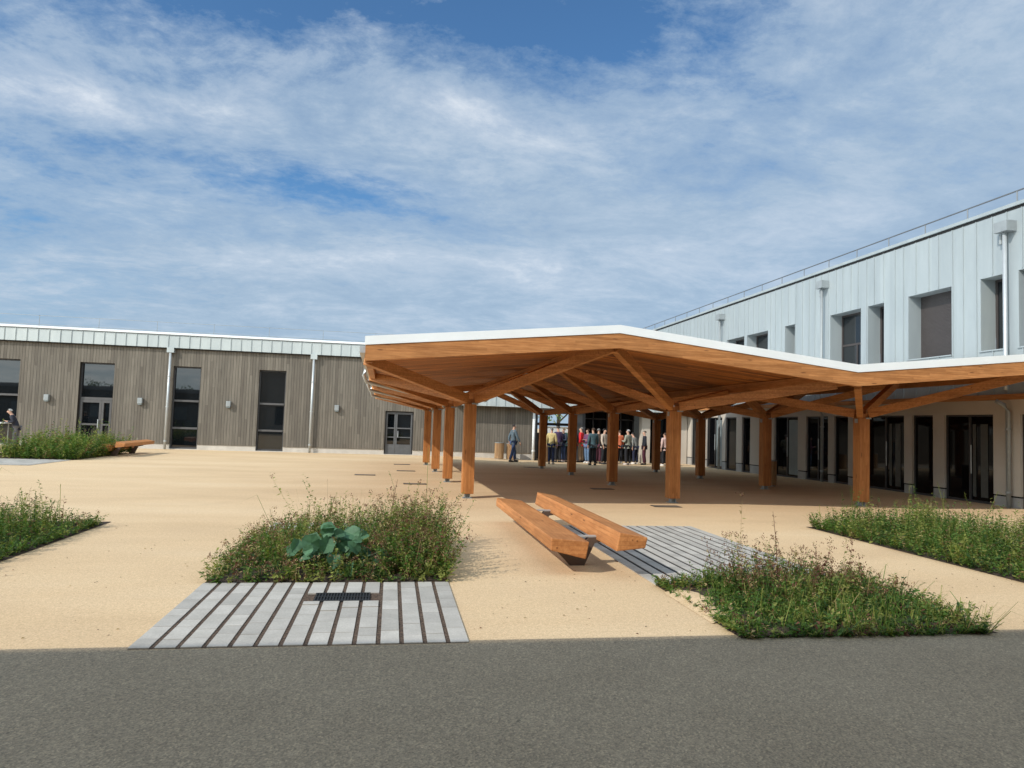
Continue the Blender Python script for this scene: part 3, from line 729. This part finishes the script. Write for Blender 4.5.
weeds('weeds', 'pinkish red knotweed stems rising along the back of the front right bed', 3.4, 4.95, 6.0, 6.9, 300, lambda x, y: .40-.14*sm((x-4.2)/.7),
      ([.3,.16,.09,.4,.05], [.2,.2,.1,.3,.2], .9), 22, grass=.08, lean=.3)
# right bed
soil(7.25, 9.6, 5.2, 11.2, 'dark soil of the right planting bed')
weeds('weeds', 'light green weeds filling the bed in front of the right building', 7.27, 9.55, 5.6, 11.05, 4600, lambda x, y: .26+.16*sm((x-7.4)/.7),
      ([.44,.40,.12,.01,.03], [.45,.40,.1,.0,.05], .04), 31, grass=.25, lean=.4, lsz=1.15)
# left bed
soil(-6.35, -4.0, 5.2, 11.1, 'dark soil of the left planting bed')
weeds('weeds', 'green grass and weeds of the bed at the left edge of the frame', -6.3, -4.03, 6.6, 10.75, 4200, lambda x, y: .18+.2*sm((-4.1-x)/.7),
      ([.5,.27,.2,.02,.01], [.5,.3,.15,.0,.05], .04), 41, grass=.35, lean=.45)
# far left bed
soil(-12.6, -10.2, 24.7, 29.5, 'dark soil of the far left planting bed')
weeds('weeds', 'bushy green weeds of the distant bed by the clad building', -12.6, -10.1, 24.7, 29.2, 2400, lambda x, y: .52+.15*sm((y-25)/1.5),
      ([.46,.34,.13,.04,.03], [.45,.35,.1,.0,.1], .05), 51, grass=.2, lean=.45, lsz=1.9, heads=2)

def litter():
    rng = random.Random(4); b = MB()
    for k in range(420):
        x = rng.uniform(-6, 9); y = 5.3+abs(rng.gauss(0, 2.2)); a = rng.uniform(0, 3.1); s_ = rng.uniform(.004, .018)
        c, q = math.cos(a)*s_, math.sin(a)*s_; n = len(b.v); h = rng.uniform(.005, .012)
        b.v += [(x-c, y-q, .0045), (x+q*.5, y-c*.5, h), (x+c, y+q, .0045), (x-q*.5, y+c*.5, h)]; b.f.append((n,n+1,n+2,n+3)); b.m.append(rng.choice((0,0,1,2)))
    tag(b.build('leaf_litter', [LEAF[3], LEAF[4], SOIL]), kind='stuff', label='tiny dry leaves and grit scattered over the beige concrete')
litter()
# tall single stalks
def stalk(x, y, h, lab, seed, cols=(0,3), bend=.15):
    rng = random.Random(seed); b = MB(); r = empty('tall_weed', (x, y, .01), lab, 'plant', 'tall single weeds rising from the beds')
    pts = []; az = rng.uniform(0, 6.28)
    for i in range(7):
        t = i/6; pts.append((math.cos(az)*bend*h*t*t, math.sin(az)*bend*h*t*t, h*t))
    b.tube(pts, [.006*(1-.7*i/6) for i in range(7)], 5); b.build('stem', LEAF[cols[1]], r)
    l = MB()
    for j in range(int(26*h/.6)):
        t = .2+.8*rng.random(); k = min(5, int(t*6)); f = t*6-k
        p = Vector(pts[k]).lerp(Vector(pts[k+1]), f); a = rng.uniform(0, 6.28); d = Vector((math.cos(a), math.sin(a), rng.uniform(.1,1))).normalized()
        s = Vector((-math.sin(a), math.cos(a), 0)); ln = rng.uniform(.03,.08)*(1.2-.7*t); n = len(l.v)
        l.v += [tuple(p), tuple(p+d*ln*.5-s*ln*.17), tuple(p+d*ln-Vector((0,0,.2*ln))), tuple(p+d*ln*.5+s*ln*.17)]; l.f.append((n,n+1,n+2,n+3)); l.m.append(0 if rng.random() < .65 else 1)
    l.build('leaves', [LEAF[cols[0]], LEAF[cols[1]]], r)
stalk(.02, 9.0, .86, 'tallest reddish stalk above the middle bed', 1, (3,3))
stalk(-.75, 8.9, .66, 'thin stalk above the left half of the middle bed', 2)
stalk(.42, 8.3, .70, 'arching seed stalk at the right of the middle bed', 3, (1,3), .5)
stalk(4.05, 6.75, .78, 'thin tall stalk at the centre back of the front right bed', 4, (3,3))
stalk(3.35, 6.3, .46, 'leaning stalk at the left of the front right bed', 5, (2,2), .45)
stalk(-5.45, 9.2, .62, 'upright leafy stalk of the left bed', 6, (0,0))
stalk(-4.35, 9.6, .56, 'leaning stalk near the right edge of the left bed', 7, (2,2), .5)
stalk(7.75, 10.6, .72, 'leafy stalk standing in front of the right front post', 8, (0,0))
stalk(8.9, 9.9, .92, 'tall pale stalk in the right bed before the glazed doors', 9, (1,1))
stalk(9.1, 9.6, .80, 'branching pale stalk in the right bed before the glazed doors', 10, (1,1), .35)
# broad leaved plant
def broad():
    rng = random.Random(5); b = MB()
    for k in range(46):
        a = rng.uniform(0, 6.28); rad = rng.uniform(.02, .40); h = rng.uniform(.05, .46)*(1.15-rad)
        c = Vector((math.cos(a)*rad*1.25, math.sin(a)*rad*.7, h)); s = rng.uniform(.045, .095)
        nrm = Vector((rng.uniform(-.7,.7), -rng.uniform(.1,1), rng.uniform(.2,1))).normalized(); d = nrm.cross(Vector((rng.uniform(-1,1), rng.uniform(-1,1), rng.uniform(-1,1)))).normalized(); side = d.cross(nrm).normalized(); up = side.cross(d).normalized(); n = len(b.v)
        b.v.append(tuple(c))
        for j in range(12):
            t = 2*math.pi*j/12; wob = 1+.12*math.sin(5*t+k)
            b.v.append(tuple(c+d*math.cos(t)*s*1.15*wob+side*math.sin(t)*s*wob+up*(.35*s*abs(math.sin(t))-.12*s*math.cos(2*t))))
        for j in range(12): b.f.append((n, n+1+j, n+1+(j+1) % 12)); b.m.append(0)
        b.tube([(0,0,0), tuple(c*.6+Vector((0,0,.02))), tuple(c)], .005, 5)
    o = b.build('broad_leaved_plant', m_leaf('cabbage_leaf', (.080,.175,.095), .25)); o.location = (-.50, 7.62, .01)
    tag(o, 'blue-green broad-leaved plant among the weeds of the middle bed', 'plant')
broad()

# trees seen through the passage and mirrored in the windows
def tree(x, y, h, cr, lab, seed, n=1800, size=.35):
    rng = np.random.default_rng(seed); r = empty('leafy_tree', (x, y, 0), lab, 'tree', 'green trees around the buildings')
    t = MB(); t.tube([(0,0,0),(.1,0,h*.35),(.0,.1,h*.7)], [.22,.15,.06], 8)
    for k in range(7):
        a = k*.9; t.tube([(.08,0,h*(.3+.05*k)), (math.cos(a)*cr*.5, math.sin(a)*cr*.5, h*(.5+.05*k)), (math.cos(a)*cr*.8, math.sin(a)*cr*.8, h*(.58+.05*k))], [.08,.05,.02], 6)
    t.build('trunk', simple('bark', (.10,.075,.05), .9), r)
    V = []; F = []; M = []
    cl = [(rng.normal(0, cr*.42), rng.normal(0, cr*.42), h*.66+rng.normal(0, h*.13), rng.uniform(.5,1)) for _ in range(38)]
    for k in range(n):
        c = cl[rng.integers(len(cl))]; d = rng.normal(0, 1, 3); d /= np.linalg.norm(d); rr = cr*.33*c[3]*rng.uniform(.6, 1.05)
        p = np.array(c[:3])+d*rr*np.array([1,1,.75]); u = rng.normal(0,1,3); u /= np.linalg.norm(u); w = np.cross(u, rng.normal(0,1,3)); w /= np.linalg.norm(w)
        s = size*rng.uniform(.5,1.1); i = len(V)
        V += [tuple(p-u*s*.5), tuple(p+w*s*.25), tuple(p+u*s*.5), tuple(p-w*s*.25)]; F.append((i,i+1,i+2,i+3)); M.append(int(rng.choice([0,1,2], p=[.5,.2,.3])))
    me = bpy.data.meshes.new('crown'); me.from_pydata(V, [], F)
    for m in LEAF[:3]: me.materials.append(m)
    me.polygons.foreach_set('material_index', M); me.update()
    o = bpy.data.objects.new('crown', me); COL.objects.link(o); o.parent = r
tree(10.3, 54, 7, 3.0, 'green tree seen through the open passage', 1)
tree(13.8, 57, 6.5, 2.8, 'second tree beyond the passage, farther to the right', 2)
tree(-30, -32, 6.0, 3.5, 'tree across the street behind the camera, left', 3)
tree(-38, -30, 5.5, 3.2, 'tree across the street behind the camera, far left', 4)
vw = empty('garden_wall', (14, 50, 0), 'white wall in sun seen through the passage', 'wall')
MB().box(-3,6,0,.2,-.3,1.55).build('wall_face', WHITE, vw); MB().box(-3.05,6.05,-.05,.25,1.551,1.62).build('wall_cap', PLINTH, vw)

# buildings behind the camera: cast the foreground shade and are mirrored in the glass
bb = empty('rear_building', (6, -5, 0), 'tall building behind the camera casting the foreground shade', 'building')
EH = 8.27; YBk = -.86
MB().box(-18.8, 30, YBk+5-6, YBk+5, 0, EH-.3).build('wall', BEIGE, bb)
MB().box(-18.8, 30, YBk+5-6.1, YBk+5.02, EH-.299, EH).build('parapet', WHITE, bb)
for k in range(9):
    w = MB().box(-17+k*4.6, -14.8+k*4.6, YBk+5.002, YBk+5.05, .9, 2.6).build('window', DGREY, bb); MB().box(-16.9+k*4.6, -14.9+k*4.6, YBk+5.052, YBk+5.06, 1., 2.5).build('pane', GLASS, w)
nb = empty('low_building', (-34, -12, 0), 'low building across the way behind the camera', 'building')
MB().box(-30, 18, -8, 0, 0, 3.9).build('wall', CLAD, nb)
MB().box(-30.2, 18.2, -8.2, .2, 3.901, 4.3).build('roof', ROOFM, nb)
for k in range(12):
    MB().box(-28+k*3.8, -26+k*3.8, .002, .05, 1, 2.4).build('window', GLASSB, nb)

# ------------------------------------------------------------------ people
CL = {}
def cloth(name, c, r=.85):
    if name not in CL: CL[name] = simple(name, c, r, vary=.18, nscale=9)
    return CL[name]
SKIN = simple('skin', (.50,.29,.20), .6, vary=.05)
def skin_mesh(name, verts, edges, radii, m, parent, root=0, sub=1):
    me = bpy.data.meshes.new(name); me.from_pydata(verts, edges, []); me.materials.append(m)
    o = bpy.data.objects.new(name, me); COL.objects.link(o); o.parent = parent
    bm = bmesh.new(); bm.from_mesh(me); lay = bm.verts.layers.skin.verify(); bm.verts.ensure_lookup_table()
    for v, rd in zip(bm.verts, radii):
        v[lay].radius = rd if isinstance(rd, tuple) else (rd, rd); v[lay].use_root = (v.index == root)
    bm.to_mesh(me); bm.free()
    s = o.modifiers.new('skin', 'SKIN'); s.use_smooth_shade = True; s.branch_smoothing = .4
    u = o.modifiers.new('sub', 'SUBSURF'); u.levels = sub; u.render_levels = sub
    return o
def person(px, py, hgt, face, label, top, topc, trou, trouc, hairc, pose='stand', shoe=(.03,.03,.03), hair='short', bald=False, lean=0., zoff=None, pos=None):
    if pos is None:
        x, y = gnd(px, py, -.1)
        yn = 33.0-2.3*((math.sin(px*12.9898)*43758.5453) % 1.0)
        x, y = x*yn/y, yn
        z = slope(x, y)
    else: x, y = pos; z = slope(x, y)
    k = hgt/1.74
    P = empty('person', (x, y, z), label, 'person', rz=face); P.scale = (k, k, k)
    # figure faces -Y locally
    stride = .16 if pose == 'walk' else .03
    J = {}
    def bend(p):
        if lean == 0: return p
        x_, y_, z_ = p; h = z_-.95
        if h <= 0: return p
        return (x_, y_-math.sin(lean)*h, .95+math.cos(lean)*h)
    J['pel'] = (0,0,.96); J['wst'] = bend((0,0,1.12)); J['chs'] = bend((0,.01,1.32)); J['nb'] = bend((0,.01,1.46)); J['nk'] = bend((0,-.005,1.52))
    J['hd'] = bend((0,-.02,1.61)); J['ht'] = bend((0,-.01,1.69)); J['no'] = bend((0,-.125,1.605))
    for s, n in ((-1,'l'), (1,'r')):
        J['sh'+n] = bend((s*.18,.01,1.43)); 
        if pose in ('stand', 'walk', 'lean'):
            sw = (.12 if pose == 'walk' else .03)*s
            J['el'+n] = bend((s*.235, .02+sw, 1.13)); J['wr'+n] = bend((s*.24, -.06+sw*1.5, .90)); hd = Vector((0,-.15,-1)).normalized()
        elif pose == 'arms':   # forearms raised in front
            J['el'+n] = bend((s*.24, .0, 1.13)); J['wr'+n] = bend((s*.12, -.24, 1.17)); hd = Vector((-s*.6,-.6,.15)).normalized()
        else:                  # one arm raised
            if s < 0: J['el'+n] = bend((s*.24,-.02,1.14)); J['wr'+n] = bend((s*.15,-.2,1.30)); hd = Vector((-s*.3,-.3,.8)).normalized()
            else: J['el'+n] = bend((s*.235,.02,1.13)); J['wr'+n] = bend((s*.24,-.05,.90)); hd = Vector((0,-.15,-1)).normalized()
        J['hp'+n] = (s*.09,0,.90); J['kn'+n] = (s*.10, -.02-s*stride*.5, .50); J['an'+n] = (s*.105, .03-s*stride, .09); J['to'+n] = (s*.12, -.11-s*stride, .035)
        w = Vector(J['wr'+n]); J['pa'+n] = tuple(w+hd*.07); side = hd.cross(Vector((1,0,0)) if abs(hd.x) < .5 else Vector((0,0,1))).normalized()
        pm = Vector(J['pa'+n])
        for fi, (off, ln) in enumerate(((-.03,.07),(-.011,.085),(.010,.08),(.029,.062))):
            J[f'f{fi}{n}'] = tuple(pm+side*off*.6+hd*.02); J[f'g{fi}{n}'] = tuple(pm+side*off+hd*ln+Vector((-s*.012,0,0)))
        J['th'+n] = tuple(w+side*-.035+hd*.06)
    names = list(J); idx = {a: i for i, a in enumerate(names)}
    rad = {'pel': (.14,.11),'wst': (.125,.095),'chs': (.15,.105),'nb': .075,'nk': .058,'hd': (.078,.095),'ht': (.062,.075),'no': .012}
    def rr(a):
        if a in rad: return rad[a]
        return {'sh':.055,'el':.042,'wr':.028,'hp':.085,'kn':.058,'an':.04,'to':.035,'pa':.032,'th':.010}.get(a[:2], .009)
    E = [('pel','wst'),('wst','chs'),('chs','nb'),('nb','nk'),('nk','hd'),('hd','ht'),('hd','no')]
    for n in 'lr':
        E += [('chs','sh'+n),('sh'+n,'el'+n),('el'+n,'wr'+n),('wr'+n,'pa'+n),('wr'+n,'th'+n),('pel','hp'+n),('hp'+n,'kn'+n),('kn'+n,'an'+n),('an'+n,'to'+n)]
        for fi in range(4): E += [('pa'+n, f'f{fi}{n}'), (f'f{fi}{n}', f'g{fi}{n}')]
    skin_mesh('body', [J[a] for a in names], [(idx[a], idx[c]) for a, c in E], [rr(a) for a in names], SKIN, P)
    def garment(nm, keys, edges, radii, m):
        ii = {a: i for i, a in enumerate(keys)}
        skin_mesh(nm, [J[a] for a in keys], [(ii[a], ii[c]) for a, c in edges], radii, m, P)
    J['hem'] = (0,0,.86)
    for n, s in (('l',-1),('r',1)):
        J['cf'+n] = tuple(Vector(J['el'+n]).lerp(Vector(J['wr'+n]), .9)); J['tc'+n] = tuple(Vector(J['an'+n])+Vector((0,0,.0)))
    ks = ['pel','wst','chs','nb','hem','shl','ell','cfl','shr','elr','cfr']
    garment('jacket' if 'jacket' in top else 'shirt', ks, [('pel','wst'),('wst','chs'),('chs','nb'),('pel','hem'),('chs','shl'),('shl','ell'),('ell','cfl'),('chs','shr'),('shr','elr'),('elr','cfr')],
            [(.165,.135),(.155,.125),(.178,.13),.098,(.168,.135),.078,.06,.047,.078,.06,.047], cloth(top, topc))
    ks = ['pel','hpl','knl','tcl','hpr','knr','tcr']
    garment('trousers', ks, [('pel','hpl'),('hpl','knl'),('knl','tcl'),('pel','hpr'),('hpr','knr'),('knr','tcr')], [(.15,.12),.105,.082,.07,.105,.082,.07], cloth(trou, trouc))
    for n in 'lr':
        a, t = Vector(J['an'+n]), Vector(J['to'+n])
        sh = MB(); sh.tube([tuple(a+Vector((0,.05,-.04))), tuple(a+Vector((0,.0,-.035))), tuple(t+Vector((0,.03,.008))), tuple(t+Vector((0,-.04,.0)))], [.042,.055,.048,.03], 8); sh.build('shoe', cloth('shoe_%.2f' % shoe[0], shoe), P, smooth=True)
    # hair
    hb = bmesh.new(); bmesh.ops.create_icosphere(hb, subdivisions=3, radius=1)
    cH = Vector(bend((0,-.008,1.645)))
    for v in list(hb.verts):
        low = -.15 if hair == 'short' else -1.6
        if v.co.y < -.25 and v.co.z < .62: hb.verts.remove(v); continue
        if v.co.z < (low if hair == 'short' else -.99) : hb.verts.remove(v); continue
    for v in hb.verts:
        q = v.co.copy(); st = 1.0 if q.z > 0 or hair == 'short' else 1.9
        jit = 1+.05*math.sin(q.x*17+q.z*11)
        v.co = Vector((q.x*.087*jit, q.y*.102*jit+.012, q.z*.088*st*jit))+cH
    me = bpy.data.meshes.new('hair'); hb.to_mesh(me); hb.free(); me.materials.append(cloth('hair_%.2f' % hairc[0], hairc, .7))
    ho = bpy.data.objects.new('hair', me); COL.objects.link(ho); ho.parent = P
    sd = ho.modifiers.new('solid', 'SOLIDIFY'); sd.thickness = .012
    return P
BK = (.015,.012,.010); GY = (.16,.15,.14); WH = (.7,.7,.68); BR = (.06,.03,.015)
jeans = ('blue_jeans', (.035,.06,.14)); dark = ('dark_trousers', (.012,.013,.018))
person(513, 458.2, 1.72, R(100), 'person in blue-grey jacket and jeans walking past the two bins', 'blue_grey_jacket', (.09,.13,.16), *jeans, BK, 'walk')
person(551, 460.8, 1.66, R(150), 'person in pale yellow shirt seen from behind at the passage', 'yellow_shirt', (.52,.43,.20), 'navy_trousers', (.015,.025,.07), GY, 'stand', shoe=(.4,.35,.3))
person(557.5, 460.2, 1.74, R(200), 'person in dark purple top beside the one in yellow', 'purple_shirt', (.07,.04,.10), *dark, BK, 'stand')
person(563, 461.3, 1.64, R(-70), 'person in navy top with arms raised at chest, facing the yellow shirt', 'navy_shirt', (.03,.04,.07), *jeans, (.25,.16,.08), 'arms', shoe=(.5,.45,.42))
person(568, 459.8, 1.7, R(150), 'person in dark green jacket left of the far middle post', 'green_jacket', (.02,.06,.05), *dark, BR, 'stand')
person(580.5, 462, 1.74, R(235), 'person in bright red jacket and beige trousers', 'red_jacket', (.62,.02,.025), 'beige_trousers', (.36,.26,.17), GY, 'stand')
person(587, 462.6, 1.66, R(-60), 'person in plum top, jeans and white shoes beside the red jacket', 'plum_shirt', (.14,.05,.11), 'light_jeans', (.10,.17,.28), BR, 'arms', shoe=WH)
person(592.5, 463.6, 1.72, R(185), 'person in teal-grey jacket and black trousers seen from behind', 'teal_jacket', (.05,.10,.12), *dark, BR, 'stand')
person(598, 463.2, 1.7, R(140), 'person in black with a brown scarf tone beside the teal jacket', 'brown_shirt', (.05,.03,.02), 'maroon_trousers', (.07,.015,.03), (.16,.08,.03), 'one')
person(603.8, 462.2, 1.7, R(40), 'person in cream top half hidden by the second middle post', 'cream_shirt', (.5,.42,.34), *dark, BK, 'stand')
person(619, 462.6, 1.64, R(190), 'person in orange shirt right of the second middle post', 'orange_shirt', (.62,.16,.07), *dark, BR, 'stand', shoe=WH)
person(627.5, 463, 1.7, R(215), 'white-haired person in light grey-green shirt', 'sage_shirt', (.28,.29,.23), *dark, (.30,.29,.28), 'arms', shoe=(.5,.48,.45))
person(635, 465, 1.58, R(215), 'person in grey checked shirt leaning forward', 'grey_shirt', (.22,.22,.20), 'navy_jeans', (.015,.02,.05), BK, 'lean', shoe=WH, lean=.28)
person(644, 464.6, 1.66, R(-110), 'person in black top and maroon trousers near the grey pillar', 'black_shirt', (.012,.014,.022), 'maroon_trousers', (.07,.015,.03), BR, 'stand')
person(658.5, 463.8, 1.62, R(20), 'person in black holding hands up, left of the front middle post', 'charcoal_shirt', (.03,.035,.04), *dark, BK, 'arms', shoe=(.2,.2,.2))
person(664.5, 463.4, 1.6, R(200), 'person in pale pink top partly hidden by the front middle post', 'pink_shirt', (.6,.42,.38), *dark, BR, 'stand', shoe=WH)
person(0, 0, 1.66, R(-75), 'white-haired person in dark jacket leaning on the table at far left', 'dark_jacket', (.02,.022,.035), 'grey_trousers', (.12,.12,.13), (.34,.33,.31), 'arms', lean=.42, pos=(-14.75, 30.6))
tb = empty('high_table', (-15.75, 30.5, 0), 'small pale table at the far left in front of the window', 'table')
MB().box(-.65,.65,-.4,.4,1.0,1.04).build('table_top', WHITE, tb, bevel=.005)
for sx in (-.58,.58):
    for sy in (-.34,.34): MB().tube([(sx,sy,0),(sx,sy,.998)], .022, 8).build('leg', GALV, tb)

# ------------------------------------------------------------------ light and sky
SUN_EL = R(36.2); hx, hy = .845, .535
sun = bpy.data.lights.new('sun', 'SUN'); so = bpy.data.objects.new('sun', sun); COL.objects.link(so)
sun.energy = 2.75; sun.angle = R(.53); sun.color = (1., .94, .85)
d = Vector((hx*math.cos(SUN_EL), hy*math.cos(SUN_EL), -math.sin(SUN_EL)))
so.rotation_euler = d.to_track_quat('-Z', 'Y').to_euler(); so.location = (-20, -12, 20)
w = bpy.data.worlds.new('World'); scn.world = w; w.use_nodes = True; nt = w.node_tree
bg = nt.nodes['Background']
sky = nt.nodes.new('ShaderNodeTexSky'); sky.sky_type = 'NISHITA'; sky.sun_disc = False; sky.sun_elevation = SUN_EL
sky.sun_rotation = math.atan2(-hx, -hy)  # clockwise from +Y
sky.air_density = 1.0; sky.dust_density = .6; sky.ozone_density = 2.0
tc = nt.nodes.new('ShaderNodeTexCoord'); sep = nt.nodes.new('ShaderNodeSeparateXYZ'); L(nt, tc.outputs['Generated'], sep.inputs[0])
SKO = ((11.1,5.7,0), (6.9,15.3,0)); SKM = (.056,.085,.104)
zc = math_(nt, 'ADD', math_(nt, 'MAXIMUM', sep.outputs[2], 0.), .16)
pxn = math_(nt, 'DIVIDE', sep.outputs[0], zc); pyn = math_(nt, 'DIVIDE', sep.outputs[1], zc)
cb = nt.nodes.new('ShaderNodeCombineXYZ'); L(nt, pxn, cb.inputs[0]); L(nt, pyn, cb.inputs[1])
def cn_(scale, stretch, detail, rough, dist, off):
    mp = nt.nodes.new('ShaderNodeMapping'); L(nt, cb.outputs[0], mp.inputs[0]); mp.inputs['Scale'].default_value = stretch; mp.inputs['Location'].default_value = off
    mp.inputs['Rotation'].default_value = (0,0,.10)
    return noise(nt, mp.outputs[0], scale, detail, rough, dist)
big = cn_(.85, (.65,1.,1), 5, .55, .6, SKO[0])
med = cn_(2.6, (.75,1.,1), 11, .68, .35, SKO[1])
fin = cn_(11., (.85,1.,1), 9, .70, .2, (.3,3.1,0))
hor = ramp(nt, sep.outputs[2], [(.0, (.34,.34,.34)), (.22, (.33,.33,.33)), (.34, (.27,.27,.27)), (.42, (.20,.20,.20)), (.52, (.045,.045,.045))])
cov = math_(nt, 'ADD', math_(nt, 'ADD', math_(nt, 'MULTIPLY', big, .62), math_(nt, 'MULTIPLY', med, .42)), math_(nt, "MULTIPLY", fin, .34))
cov = math_(nt, 'ADD', math_(nt, 'ADD', cov, hor), math_(nt, 'MULTIPLY', sep.outputs[0], .14))
cov = math_(nt, 'SUBTRACT', cov, .055)
yq = math_(nt, 'MAXIMUM', sep.outputs[1], .05); au = math_(nt, 'DIVIDE', sep.outputs[0], yq); av = math_(nt, 'DIVIDE', sep.outputs[2], yq)
def blob(u0, v0, su, sv, rot=0.):     # a soft patch of the cloud layer around one direction, frayed by the noise
    c_, s_ = math.cos(rot), math.sin(rot); du = math_(nt, 'SUBTRACT', au, u0); dv = math_(nt, 'SUBTRACT', av, v0)
    a_ = math_(nt, 'ADD', math_(nt, 'MULTIPLY', du, c_/su), math_(nt, 'MULTIPLY', dv, s_/su)); b_ = math_(nt, 'ADD', math_(nt, 'MULTIPLY', du, -s_/sv), math_(nt, 'MULTIPLY', dv, c_/sv))
    q = math_(nt, 'ADD', math_(nt, 'MULTIPLY', a_, a_), math_(nt, 'MULTIPLY', b_, b_)); return math_(nt, 'EXPONENT', math_(nt, 'MULTIPLY', q, -1.))
yf = ramp(nt, sep.outputs[1], [(.05, (0,0,0)), (.2, (1,1,1))])
wh = math_(nt, 'MULTIPLY', math_(nt, 'ADD', math_(nt, 'ADD', blob(-.45, .418, .22, .035, -.10), math_(nt, 'MULTIPLY', blob(.085, .468, .10, .030, -.1), .9)), math_(nt, 'ADD', math_(nt, 'MULTIPLY', blob(.25, .43, .12, .03, -.15), .55), math_(nt, 'MULTIPLY', blob(.15, .24, .55, .035, .03), .40))), yf)
bl = math_(nt, 'MULTIPLY', math_(nt, 'ADD', math_(nt, 'MULTIPLY', blob(-.09, .335, .17, .035, .0), 1.3), math_(nt, 'ADD', blob(-.35, .66, .5, .09, -.1), math_(nt, 'MULTIPLY', blob(.15, .62, .3, .05, -.1), .45))), yf)
cov = math_(nt, 'SUBTRACT', math_(nt, 'ADD', cov, math_(nt, 'MULTIPLY', wh, .10)), math_(nt, 'MULTIPLY', bl, .16))
mask = ramp(nt, cov, [(.625, (0,0,0)), (.69, (.30,.30,.30)), (.77, (.68,.68,.68)), (.92, (.93,.93,.93))])
lit = ramp(nt, math_(nt, 'ADD', math_(nt, 'ADD', math_(nt, 'MULTIPLY', wh, .17), math_(nt, 'MULTIPLY', med, .62)), math_(nt, 'ADD', math_(nt, 'MULTIPLY', fin, .20), math_(nt, 'MULTIPLY', big, .18))),
           [(.36, (.235,.325,.44)), (.50, (.30,.39,.495)), (.60, (.385,.46,.55)), (.70, (.53,.58,.64)), (.82, (.80,.83,.86))])
# added glow on out-of-view clouds (sunward, overhead, behind, left) to fill the shade
vd = nt.nodes.new('ShaderNodeVectorMath'); vd.operation = 'DOT_PRODUCT'; L(nt, tc.outputs['Generated'], vd.inputs[0]); vd.inputs[1].default_value = (-d.x, -d.y, -d.z)
gl = ramp(nt, vd.outputs['Value'], [(.36, (0,0,0)), (.9, (1,1,1))])
g2 = ramp(nt, sep.outputs[2], [(.58, (0,0,0)), (.85, (.05,.05,.05))])
g3 = ramp(nt, sep.outputs[1], [(.0, (.45,.45,.45)), (.45, (0,0,0))])
g4 = ramp(nt, math_(nt, 'MULTIPLY', sep.outputs[0], -1.), [(.58, (0,0,0)), (.8, (.30,.30,.30))])
gs = mixc(nt, 1., mixc(nt, 1., mixc(nt, 1., gl, g2, 'ADD'), g3, 'ADD'), g4, 'ADD')
gv = nt.nodes.new('ShaderNodeVectorMath'); gv.operation = 'MULTIPLY_ADD'; L(nt, gs, gv.inputs[0]); gv.inputs[1].default_value = (3.9,3.3,2.55); gv.inputs[2].default_value = (1,1,1)
lit = mixc(nt, 1., lit, gv.outputs[0], 'MULTIPLY')
skc = mixc(nt, 1., sky.outputs[0], SKM, 'MULTIPLY')
final = mixc(nt, mask, skc, lit)
L(nt, final, bg.inputs[0]); bg.inputs[1].default_value = 1.0
# ------------------------------------------------------------------ render
scn.view_settings.view_transform = 'Standard'; scn.view_settings.look = 'None'; scn.view_settings.gamma = 1
scn.view_settings.exposure = 0.45
scn.render.engine = 'CYCLES'
scn.render.resolution_x = 1024; scn.render.resolution_y = 768
